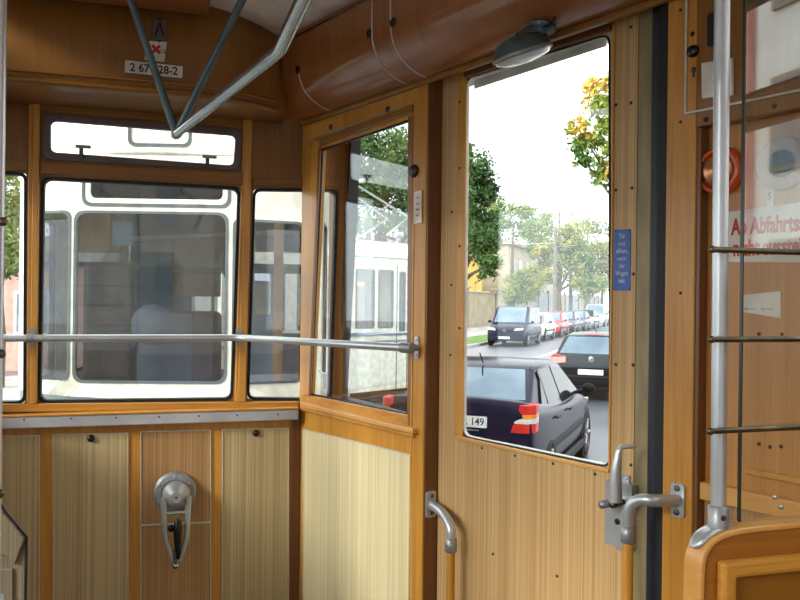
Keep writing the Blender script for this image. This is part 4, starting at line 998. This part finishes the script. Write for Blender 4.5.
# ------------------------------------------------------------------ street furniture and walls
BEIGE = noise_mat('beige_render', (162, 150, 128), (180, 168, 146), ns=1.2, rough=.85)
BEIGED = noise_mat('grey_beige_render', (138, 130, 114), (158, 150, 132), ns=1.2, rough=.85)
YELL = noise_mat('yellow_render', (232, 190, 92), (240, 204, 116), ns=1, rough=.85)
ROOFT = noise_mat('grey_roof', (120, 116, 112), (146, 140, 134), ns=3, rough=.8)
WINF = plain('window_white', (226, 226, 222), .5); WING = noise_mat('house_glass', (92, 108, 118), (124, 138, 146), ns=2, rough=.1)
CONC = noise_mat('weathered_concrete', (96, 92, 84), (122, 118, 108), ns=4, rough=.8)
def stbox(m, k0, k1, l0, l1, z0, z1):
    P_ = [ST(k0, l0), ST(k0, l1), ST(k1, l1), ST(k1, l0)]; m.hexa([(p.x, p.y, G+z0) for p in P_]+[(p.x, p.y, G+z1) for p in P_])
c = ST(0, -7.6); t = thing('garden_wall', 'long beige rendered garden wall with capped piers along the far pavement', 'wall', (c.x, c.y, G))
m = M(); stbox(m, -12, 42, -7.75, -7.6, 0, 2.65); m.build('wall_panel', BEIGE, t)
m = M(); stbox(m, -12, 42, -7.8, -7.55, 2.651, 2.74); m.build('coping', BEIGED, t)
for k in (-11, -6, 3, 12, 21, 30, 39, 42):
    m = M(); stbox(m, k-.22, k+.22, -7.85, -7.5, 0, 3.0); stbox(m, k-.34, k+.34, -7.96, -7.39, 3.001, 3.14); m.build('pier', BEIGED, t)
c = ST(60, -7.6); t = thing('panel_fence', 'long grey panel fence continuing past the garden wall behind the parked cars', 'fence', (c.x, c.y, G))
GREYF = noise_mat('blue_grey_boards', (132, 138, 144), (156, 160, 164), ns=1.5, rough=.8)
for k in range(11):
    m = M(); stbox(m, 43+k*6.2, 49+k*6.2, -7.7, -7.6, .05, 3.0); m.build('fence_panel', GREYF if k % 3 else BEIGED, t)
    m = M(); stbox(m, 42.85+k*6.2, 42.99+k*6.2, -7.8, -7.5, 0, 3.3); m.build('post', CONC, t)
# house behind
def house(name, label, k0, k1, l0, l1, H_, mat, nx, rows_, roof=ROOFT):
    c = ST((k0+k1)/2, l1); t = thing(name, label, 'building', (c.x, c.y, G))
    m = M(); stbox(m, k0, k1, l0, l1, 0, H_); m.build('wall', mat, t)
    m = M(); stbox(m, k0-.4, k1+.4, l0-.4, l1+.4, H_+.001, H_+.35); m.build('cornice', BEIGED, t, .05)
    m = M(); a_, b_, c_, d_ = ST(k0, l0), ST(k0, l1), ST(k1, l1), ST(k1, l0); cx = sum((v for v in (a_, b_, c_, d_)), Vector())/4
    P_ = [(p.x, p.y, G+H_+.351) for p in (a_, b_, c_, d_)]+[((p.x*.35+cx.x*.65), (p.y*.35+cx.y*.65), G+H_+1.6) for p in (a_, b_, c_, d_)]; m.hexa(P_); m.build('roof', roof, t)
    for r in range(rows_):
        for i in range(nx):
            kk = k0+(k1-k0)*(i+.5)/nx; z_ = 1.3+r*3.3
            m = M(); stbox(m, kk-.6, kk+.6, l1-.1, l1+.04, z_, z_+1.7); fr = m.build('window', WINF, t)
            m = M(); stbox(m, kk-.5, kk-.04, l1+.041, l1+.05, z_+.1, z_+1.6); stbox(m, kk+.04, kk+.5, l1+.041, l1+.05, z_+.1, z_+1.6); m.build('glass', WING, fr)
        # gable side facing the camera
        for i in range(2):
            ll = l0+(l1-l0)*(.62+.22*i); z_ = 1.3+r*3.3
            m = M(); stbox(m, k0-.04, k0+.1, ll-.55, ll+.55, z_, z_+1.7); fr = m.build('window', WINF, t)
            m = M(); stbox(m, k0-.05, k0-.041, ll-.46, ll-.04, z_+.1, z_+1.6); stbox(m, k0-.05, k0-.041, ll+.04, ll+.46, z_+.1, z_+1.6); m.build('glass', WING, fr)
    return t
house('house', 'beige two-storey house with flat cornice behind the garden wall', 41, 74, -24, -9, 7.6, BEIGE, 9, 2)
house('house', 'yellow house half hidden by the dark tree at the left of the door window', 27, 35.5, -22, -10.2, 6.2, YELL, 3, 1)
# utility poles
def upole(k, l, H_, label, arms):
    c = ST(k, l); t = thing('utility_pole', label, 'pole', (c.x, c.y, G), group='utility poles along the street')
    m = M(); m.tube([(c.x, c.y, G), (c.x, c.y, G+H_)], [.17, .12], 12); m.build('mast', CONC, t)
    for z_, ln in arms:
        a_, b_ = ST(k, l-.4, G+z_), ST(k, l+ln, G+z_+.12); m = M(); m.tube([a_, b_], .045, 8); m.build('bracket_arm', CONC, t)
upole(24, -1.7, 7.6, 'tallest grey utility pole standing over the white and red cars', [(6.1, 1.6)])
upole(32, -1.7, 5.8, 'second utility pole beyond the red car', [(5.2, 3.6), (3.9, 2.8)])
upole(44, -1.7, 6.6, 'third utility pole seen over the dark cars', [(6.1, 4)])
upole(56, -1.7, 8.4, 'farthest utility pole near the door frame', [(7, 4)])
WIRE = plain('wire_grey', (196, 200, 204), .5)
def wire(label, a_, b_, sag=.3, r=.022):
    a_, b_ = Vector(a_), Vector(b_); pts = [a_*(1-i/16)+b_*(i/16)-Vector((0, 0, sag*4*(i/16)*(1-i/16))) for i in range(17)]
    m = M(); m.tube(pts, r, 6); tag(m.build('overhead_wire', WIRE), label, 'wire')
wire('upper overhead wire crossing the dark tree in the door window', C(-6, 30, 5.0), C(3.75, 30, 5.25))
wire('lower overhead wire running from the dark tree to the tallest utility pole', C(-4, 40, 4.8), ST(23.6, -1.7, G+6.4))
wire('overhead wire over the street beyond the second utility pole', ST(32.5, 1.7, G+5.45), ST(55, 2.1, G+7.0))
# ------------------------------------------------------------------ trees
BARK = noise_mat('bark', (74, 64, 50), (104, 92, 74), ns=6, rough=.95)
def leafmat(name, c1, c2, c3, lo=.36, hi=.64, ns=.7):
    m = noise_mat(name, c1, c2, ns=ns, rough=.7, c3=c3, lo=lo, hi=hi, detail=6); b = m.node_tree.nodes['Principled BSDF']; b.inputs['Subsurface Weight'].default_value = 0
    return m
LGRN = leafmat('dark_green_leaves', (44, 76, 36), (96, 128, 66), (66, 102, 48)); LMID = leafmat('mixed_green_leaves', (80, 108, 52), (176, 166, 84), (122, 140, 72)); LAUT = leafmat('autumn_leaves', (88, 128, 50), (222, 176, 60), (142, 160, 62), .38, .60, 1.1)
LPAL = leafmat('pale_green_leaves', (110, 134, 84), (160, 172, 114), (134, 152, 96))
def tree(label, X, Y, H_, trunk_h, blobs, mat, n=5000, ls=.16, cat='tree', name='tree', tr=.2, k=1):
    X, Y, ls, tr = X*k, Y*k, ls*k, tr*k; zz = lambda z_: (z_-2.07)*k+2.07
    H_, trunk_h = zz(H_), zz(trunk_h); blobs = [(a*k, b*k, zz(c), d*k) for a, b, c, d in blobs]
    p = C(X, Y, G); t = thing(name, label, cat, p, group='trees outside'); rnd = random.Random(int(X*100+Y*10))
    m = M(); m.tube([(p.x, p.y, G), (p.x+.05, p.y, G+trunk_h*.6), (p.x, p.y+.1, G+trunk_h), (p.x, p.y, G+H_*.8)], [tr, tr*.85, tr*.7, tr*.2], 10)
    for bx_, by_, bz_, br in blobs:
        q_ = C(X+bx_, Y+by_, G+bz_); m.tube([(p.x, p.y, G+trunk_h*.9), ((p.x+q_.x)/2, (p.y+q_.y)/2, G+(trunk_h+bz_)/2), (q_.x, q_.y, q_.z)], [tr*.55, tr*.35, tr*.12], 6)
    m.build('trunk', BARK, t)
    V_ = []; F_ = []
    tot = sum(b[3]**2 for b in blobs)
    for bx_, by_, bz_, br in blobs:
        cnt = int(n*br*br/tot); cl = C(X+bx_, Y+by_, G+bz_)
        tw = [(rnd.gauss(0, 1), rnd.gauss(0, 1), rnd.gauss(0, 1)) for _ in range(26)]
        for i in range(cnt):
            d_ = Vector(rnd.choice(tw)).normalized(); cc_ = cl+d_*br*(.55+.45*rnd.random())*.92
            c_ = cc_+Vector((rnd.gauss(0, 1), rnd.gauss(0, 1), rnd.gauss(0, .8)))*br*.17
            a_ = Vector((rnd.gauss(0, 1), rnd.gauss(0, 1), rnd.gauss(0, 1))).normalized(); b_ = a_.cross(Vector((rnd.gauss(0, 1), rnd.gauss(0, 1), rnd.gauss(0, 1)))).normalized()
            s_ = ls*(.6+.8*rnd.random()); i0 = len(V_)
            V_ += [c_-a_*s_, c_+b_*s_*.42, c_+a_*s_, c_-b_*s_*.42]; F_.append((i0, i0+1, i0+2, i0+3))
    m = M(); m.add(V_, F_); o = m.build('foliage', mat, t); return t
tree('tall dark green tree at the left side of the door window', 1.75, 26, 7.6, 2.6, [(.75, 0, 4.2, .75), (.4, .3, 5.4, .95), (.55, 0, 6.3, .7), (1.0, -.2, 3.2, .5), (-.2, 0, 4.4, 1.0), (.2, .2, 6.9, .45), (1.15, .2, 4.6, .42), (1.0, .1, 5.6, .45)], LGRN, 22000, .075)
tree('tree with yellow and green leaves hanging into the top right of the door window', 4.9, 15, 8, 2.8, [(-1.3, 0, 4.95, .42), (-1.1, .3, 6.0, .45), (-.4, 0, 5.2, .75), (-.95, .2, 4.5, .32), (-.1, -.2, 6.4, .8), (-.9, .1, 5.6, .45), (-1.6, 0, 5.35, .22), (.1, 0, 4.2, .6), (-1.45, .1, 4.75, .16)], LAUT, 7000, .07, tr=.09)
tree('bushy yellowish tree in front of the beige house', 6.6, 47, 8, 2.4, [(.5, 0, 2.9, 1.0), (1.1, .2, 3.4, .9), (-.1, 0, 2.4, .6)], LMID, 9000, .08, k=1.12)
tree('green and gold tree beside the tallest utility pole', 9.9, 50, 9.5, 3, [(.1, 0, 5.2, 1.1), (1.2, .2, 4.8, 1.1), (-.9, .1, 3.9, .8), (.5, 0, 6.1, .9), (1.6, 0, 3.4, 1.1), (-1.6, 0, 5.2, .5)], LMID, 14000, .10, k=1.3)
tree('tree with golden crown beyond the second utility pole', 14.5, 62, 10, 3, [(0, 0, 6.8, 2.0), (1.8, .2, 5.8, 1.8), (-1.2, .1, 5.0, 1.6), (.8, 0, 4.2, 1.6), (3.2, 0, 7.2, 2.0), (3.5, 0, 4.4, 1.9)], LMID, 18000, .12, k=1.35)
tree('pale distant trees above the roof of the beige house', 9.0, 84, 13, 5, [(-3, 0, 10.5, 2.2), (0, 0, 11, 2.6), (3.4, 0, 10.3, 2.2), (6, 0, 9.3, 2.2)], LPAL, 14000, .16, k=1.6)
tree('broad green tree behind the white tram in the side window', -1.2, 30, 9, 3, [(0, 0, 7.5, 1.7), (1.6, 0, 7.0, 1.6), (-1.6, 0, 6.8, 1.5), (.6, 0, 5.4, 1.4), (2.0, 0, 5.0, 1.2), (-1, 0, 8.3, 1.2)], LGRN, 22000, .09)
tree('small brownish tree beyond the left end window', -8.6, 17, 6, 2, [(0, 0, 4.2, .9), (.3, 0, 3.2, .8), (-.6, 0, 3.5, .9)], LMID, 8000, .07)
# brick house past the left pane
PINK = noise_mat('pinkish_brick', (196, 150, 136), (214, 172, 156), ns=4, rough=.9)
c = C(-11.5, 22, G); t = thing('house', 'pinkish brick house glimpsed through the far left end window', 'building', c, YAW)
m = M(); m.box((-3, 0, 0), (3, 5, 3.0)); m.build('wall', PINK, t, local=True)
m = M(); m.hexa([(-3.3, -.3, 3), (3.3, -.3, 3), (3.3, 5.3, 3), (-3.3, 5.3, 3), (-3, 2.4, 3.9), (3, 2.4, 3.9), (3, 2.6, 3.9), (-3, 2.6, 3.9)]); m.build('roof', ROOFT, t, local=True)
for x in (-1.6, 1.4):
    m = M(); m.box((x-.5, -.04, 1), (x+.5, .05, 2.2)); fr = m.build('window', WINF, t, local=True)
    m = M(); m.box((x-.42, -.05, 1.08), (x+.42, -.041, 2.12)); m.build('glass', WING, fr, local=True)
# ------------------------------------------------------------------ neighbouring tram (its end faces us)
TY = 5.0
def LX(px, Y=TY): return (px-150)/800*Y
def LZ(py, Y=TY): return EYE-G+(296.5-py)/800*Y
tp = C((150-400)/800*TY, TY, G); tr_ = thing('tram', 'cream tram end with large dark window right outside the front windows', 'tram', tp, YAW+.03)
FT2 = Frame((0, 0, 0), (1, 0, 0), (0, -1, 0))
wc = rq(LX(75.5), LX(226), LZ(381.5), LZ(212)); wl_ = rq(LX(20), LX(70), LZ(379), LZ(212)); wrr_ = rq(LX(233), LX(300), LZ(382), LZ(218)); wd = rq(LX(83), LX(228), LZ(205), LZ(165))
xl_, xr2 = LX(7), LX(318)
GASK = plain('grey_window_gasket', (74, 84, 86), .6)
def face(pts):     # gently bowed nose: y grows away from the centre
    return pts
def bow(x): k = max(0, abs(x-.03)-.50); return 1.1*k*k
class BowF:
    def __call__(s, p): return Vector((p[0], bow(p[0])-p[2], p[1]))
BF = BowF()
def densify(poly, d=.06):
    out = []
    for i in range(len(poly)):
        a_, b_ = Vector(poly[i-1]), Vector(poly[i]); n = max(1, int((b_-a_).length/d)); out += [tuple(a_+(b_-a_)*k/n) for k in range(n)]
    return out
m = M(BF)
m.plate(densify(rp([(xl_, .45), (xr2, .45), (xr2, 2.98), (xl_, 2.98)], [.02, .02, .25, .25], 8), .08), [rp(wc, .07), rp(wl_, .05), rp(wrr_, .05), rp(wd, .06)], -.05, 0); m.build('end_panel', CREAM, tr_, local=True)
m = M(BF); m.plate(densify([(xl_+.02, .46), (xr2-.02, .46), (xr2-.02, 1.43), (LX(150), 1.425), (xl_+.02, 1.465)], .08), [], .0005, .006); m.build('lower_band', plain('grey_green_band', (120, 134, 134), .4), tr_, local=True)  # grey-green band below the cream of the end panel
for q_, rr_ in ((wc, .07), (wl_, .05), (wrr_, .05), (wd, .06)):
    m = M(BF); m.plate(rp(inset(q_, -.008), rr_), [rp(inset(q_, .009), rr_)], .0005, .008); g_ = m.build('window_gasket', GASK, tr_, local=True)
    m = M(BF); m.plate(rp(inset(q_, -.002), rr_), [], -.02, -.016); m.build('pane', TRAMGLASS, tr_, local=True)
m = M(BF); q_ = inset(wd, .012); m.plate(rp(q_, .05), [rp(inset(q_, .03), .04)], -.014, .003); m.build('blind_frame', CREAM, tr_, local=True)
# roof dome and its number box
rows = []
for i in range(9):
    a_ = i/8*PI/2; z_ = 2.9+.42*math.sin(a_); y_ = .03+.55*(1-math.cos(a_))
    sc_ = 1-.25*(i/8)**2; xm = (xl_+xr2)/2; hw = (xr2-xl_)/2*sc_
    rows.append([(xm+hw*k/10, y_+bow(hw*k/10)+.0, z_-.10*(abs(k)/10)**3) for k in range(-10, 11)])
m = M(); m.grid(rows); m.build('roof_dome', CREAM, tr_, local=True, solid=.02)
m = M(); m.tube([(xl_+.05, bow(xl_)-.0, 2.93), (xl_+.3, .03, 2.965), (0, -.012, 2.985), (xr2-.3, .03, 2.965), (xr2-.05, bow(xr2)-.0, 2.93)], .02, 8); m.build('rain_gutter', CREAM, tr_, local=True)
m = M(FT2); q_ = rq(LX(124), LX(188), 3.02, 3.27); m.plate(rp(q_, .05), [], -.30, -.05); nb = m.build('number_box', CREAM, tr_, .01, local=True)
m = M(FT2); m.plate(rp(q_, .05), [rp(inset(q_, .02), .04)], -.05, -.04); m.build('number_box_rim', GASK, nb, local=True)
# body sides, roof, floor, interior back wall
for x0, sg in ((xr2, 1), (xl_, -1)):
    sf = Frame((x0, bow(x0), 0), (0, 1, 0), (sg, 0, 0)); ws_ = [rq(.12, .5, 1.5, 2.6)]+[rq(.8+i*1.35, 2.0+i*1.35, 1.5, 2.6) for i in range(4)]
    m = M(sf); m.plate([(0, .45), (6.3, .45), (6.3, 2.95), (0, 2.95)], [rp(q_, .06) for q_ in ws_], -.04, 0); m.build('side_panel', CREAM, tr_, local=True)
    for q_ in ws_:
        m = M(sf); m.plate(rp(q_, .06), [rp(inset(q_, .02), .05)], -.03, .004); m.build('window_gasket', GASK, tr_, local=True)
        m = M(sf); m.plate(rp(inset(q_, .01), .06), [], -.02, -.016); m.build('pane', TRAMGLASS, tr_, local=True)
m = M(); m.box((xl_+.02, .3, 1.0), (xr2-.02, 6.4, 1.06)); m.build('floor', RUBFLOOR, tr_, local=True)
m = M(); m.box((xl_+.02, .5, 2.93), (xr2-.02, 6.5, 3.1)); m.build('roof', CREAM, tr_, .05, local=True)
IGREY = plain('grey_interior_panel', (124, 122, 122), .6)
m = M(); m.plate([(xl_, 1.0), (xr2, 1.0), (xr2, 3.0), (xl_, 3.0)], [rp(rq(-.45, .4, 1.75, 2.55), .06)], -.02, 0); mm = M(Frame((0, 2.4, 0), (1, 0, 0), (0, -1, 0)))
mm.plate([(xl_+.05, 1.06), (xr2-.05, 1.06), (xr2-.05, 2.92), (xl_+.05, 2.92)], [rp(rq(.10, .80, 1.75, 2.5), .08), rp(rq(-.30, .02, 1.2, 2.3), .05)], 0, .04); mm.build('bulkhead', IGREY, tr_, local=True)
for x in (-.66, .74):
    m = M(); m.box((x-.03, .45, 1.06), (x+.03, .5, 2.9)); m.build('wooden_post', W_ORANGE, tr_, local=True)
m = M(); m.box((-.44, 2.30, 2.08), (-.02, 2.39, 2.66)); m.build('cabinet', plain('mustard_panel', (176, 140, 62), .5), tr_, .01, local=True)
m = M(); m.box((-.40, 2.1, 1.2), (.02, 2.28, 1.95)); m.build('seat_back', plain('dark_red_seat', (96, 66, 70), .7), tr_, .05, local=True)
m = M(); m.box((-.62, .55, 1.5), (-.30, .62, 2.30)); m.build('seat_back', plain('pinkish_grey_cover', (128, 108, 106), .7), tr_, .08, local=True, seg=4)
m = M(); m.box((-.9, 1.0, 2.30), (.9, 2.36, 2.33)); m.build('luggage_shelf', plain('olive_shelf', (150, 146, 110), .6), tr_, local=True)
m = M(); m.box((-.68, .45, 2.38), (-.40, .7, 2.64)); m.build('ceiling_locker', W_ORANGE, tr_, .01, local=True)
m = M(); m.box((-.385, .45, 2.42), (-.25, .47, 2.58)); m.build('poster', plain('pale_blue_poster', (160, 190, 200), .5), tr_, local=True)
m = M(); m.tube([(-.75, 1.2, 2.5), (.9, 1.2, 2.6)], .02, 8); m.tube([(.45, 1.2, 1.06), (.45, 1.2, 2.9)], .018, 8); m.build('grab_pole', ALU, tr_, local=True)
SEATM = plain('grey_seat_shell', (126, 136, 150), .5)
for x in (-.15, .5):
    m = M(); m.box((x-.2, .9, 1.35), (x+.2, .95, 1.95)); m.box((x-.2, .95, 1.35), (x+.2, 1.3, 1.42)); m.build('seat', SEATM, tr_, .05, local=True, seg=4)
m = M(); m.lathe([(.14, 0), (.14, .03), (.06, .05), (.0001, .05)], (-.12, .5, 1.88), (0, -1, 0), 24); m.build('gauge', SEATM, tr_, local=True)
# front corner mirror seen past the side panel, lower skirt, coupler, wheels
m = M(); m.box((LX(322), .05, 1.50), (LX(328), .12, 1.60)); m.tube([(xr2, .2, 1.6), (LX(325), .1, 1.56)], .012, 6); m.build('step_bracket', ALUD, tr_, .01, local=True)
m = M(); m.box((xl_+.1, .15, .22), (xr2-.1, 6.2, .45)); m.build('underframe', BLACK, tr_, .03, local=True)
for y in (1.8, 4.6):
    for x in (xl_+.25, xr2-.25):
        m = M(); m.lathe([(.32, -.05), (.33, .05), (.25, .06), (.0001, .05)], (x, y, .33), (1, 0, 0), 24); m.build('wheel', ALUD, tr_, local=True)
# ------------------------------------------------------------------ second tram further off
d2 = (.70, .714); p2 = (-.89-.70*2.6, 14-.714*2.6)
tp = C(p2[0], p2[1], G); T2 = thing('tram', 'white tram standing across the yard, seen through the side window by the corner', 'tram', tp, YAW+math.atan2(d2[1], d2[0]))
L2 = 5.5
F2 = Frame((0, 0, 0), (1, 0, 0), (0, -1, 0))
ws2 = [rq(.3, 1.2, 1.55, 2.62), rq(1.45, 2.5, 1.55, 2.62), rq(2.7, 3.18, 1.55, 2.62), rq(3.28, 3.74, 1.55, 2.62), rq(4.55, 5.3, 1.6, 2.45)]
ws2 = [rq(.3, 1.2, 1.55, 2.62), rq(1.45, 2.5, 1.55, 2.62), rq(2.75, 3.22, 1.55, 2.62), rq(3.30, 3.70, 1.55, 2.62), rq(3.85, 4.02, 1.45, 2.60), rq(4.62, 5.3, 1.6, 2.45)]
m = M(F2); m.plate([(0, .42), (L2, .42), (L2, 2.85), (0, 2.85)], [rp(q_, .05) for q_ in ws2], -.05, 0); m.build('side_panel', CREAM, T2, local=True)
for q_ in ws2:
    m = M(F2); m.plate(rp(q_, .05), [rp(inset(q_, .03), .04)], -.03, .006); m.build('window_gasket', GASK, T2, local=True)
    m = M(F2); m.plate(rp(inset(q_, .02), .05), [], -.02, -.016); m.build('pane', TRAMGLASS, T2, local=True)
m = M(F2); m.box((4.10, 2.35, .001), (4.42, 2.6, .012)); m.build('number_board', plain('blue_grey_board', (96, 110, 132), .5), T2, local=True)
m = M(F2); m.box((0, 1.42, .001), (L2, 1.48, .014)); m.box((0, 1.30, .001), (L2, 1.33, .010)); m.build('belt_line', plain('slate_blue_line', (116, 134, 160), .4), T2, local=True)
m = M(F2); m.box((3.78, .42, .001), (3.80, 2.7, .006)); m.box((4.06, .42, .001), (4.08, 2.7, .006)); m.box((4.48, .42, .001), (4.50, 2.7, .006)); m.build('door_seam', GASK, T2, local=True)
m = M(Frame((0, 2.2, 0), (1, 0, 0), (0, -1, 0))); m.plate([(0, .42), (L2, .42), (L2, 2.85), (0, 2.85)], [rp(q_, .05) for q_ in ws2[:4]+ws2[5:]], 0, .05); m.build('far_side_panel', CREAM, T2, local=True)
for x in (0, L2-.05):
    m = M(); m.box((x, .0501, .42), (x+.05, 2.149, 2.85)); m.build('end_panel', CREAM, T2, local=True)
rows = [[(x, -.03+2.26*k/16, 2.85+.38*math.sin(PI*k/16)**.6) for k in range(17)] for x in (-.02, L2*.5, L2+.02)]
m = M(); m.grid(rows); m.build('roof', CREAM, T2, local=True, solid=.03)
m = M(); m.box((0.1, .15, .9), (L2-.1, 2.1, .96)); m.build('floor', RUBFLOOR, T2, local=True)
m = M(); m.box((0.05, .2, .15), (L2-.05, 2.0, .42)); m.build('underframe', BLACK, T2, .03, local=True)
for x in (1.2, 4.2):
    m = M(); m.lathe([(.32, -.05), (.33, .05), (.25, .06), (.0001, .05)], (x, .3, .34), (0, -1, 0), 24); m.build('wheel', ALUD, T2, local=True)
m = M(); zt = 3.33
A_ = [(2.2, .7, zt), (4.6, .7, zt)]; kneel = (1.9, 1.0, zt+.55); kneer = (4.9, 1.0, zt+.55)
m.tube([(2.6, .7, zt), (1.9, .8, zt+.42), (3.3, .9, zt+.95)], .022, 6); m.tube([(4.2, .7, zt), (4.9, .8, zt+.42), (3.5, .9, zt+.95)], .022, 6)
m.tube([(2.6, 1.5, zt), (1.9, 1.4, zt+.42), (3.3, 1.3, zt+.95)], .022, 6); m.tube([(4.2, 1.5, zt), (4.9, 1.4, zt+.42), (3.5, 1.3, zt+.95)], .022, 6)
m.tube([(3.4, .5, zt+.96), (3.4, 1.7, zt+.96)], .04, 8); m.tube([(1.9, .8, zt+.42), (4.2, 1.5, zt)], .014, 6); m.build('pantograph', plain('pale_pantograph', (176, 180, 178), .5), T2, local=True)
# ------------------------------------------------------------------ facade reflected in the right-hand glass screen
c0 = Vector((13, -1.5, G)); t = thing('facade_building', 'white town house with pink pilasters reflected in the right glass screen', 'building', c0)
WST = noise_mat('white_stucco', (214, 214, 206), (232, 232, 226), ns=1, rough=.85); PNK = noise_mat('pink_stucco', (198, 128, 122), (212, 146, 138), ns=1, rough=.85)
m = M(); m.box((13, -15, G), (20, 9, 11)); m.build('wall', WST, t)
for i in range(8):
    y = -14+i*3.0
    m = M(); m.box((12.8, y, G), (12.999, y+.6, 10)); m.build('pilaster', PNK, t, .02)
    for z_ in (.6, 4.2, 7.8):
        m = M(); m.box((12.9, y+1.2, z_), (12.999, y+2.4, z_+2.1)); fr = m.build('window', BEIGED, t)
        m = M(); m.box((12.88, y+1.32, z_+.1), (12.899, y+2.28, z_+2.0)); m.build('glass', WING, fr)

# ------------------------------------------------------------------ house added unseen behind the viewpoint to block sky reflected in the windows
GREYB = noise_mat('grey_brown_render', (176, 170, 160), (196, 190, 180), ns=1, rough=.9)
t = thing('sky_blocking_house', 'pale grey house added behind the viewpoint to block bright sky from the window reflections', 'building', (-4, -24, G))
m = M(); m.box((-24, -32, G), (14, -24, 12)); m.build('wall', GREYB, t)
for i in range(9):
    for z_ in (.8, 4.4, 8.0):
        x = -21+i*4
        m = M(); m.box((x, -24.05, z_), (x+1.4, -23.9, z_+2.1)); fr = m.build('window', BEIGED, t)
        m = M(); m.box((x+.12, -23.899, z_+.1), (x+1.28, -23.88, z_+2.0)); m.build('glass', WING, fr)
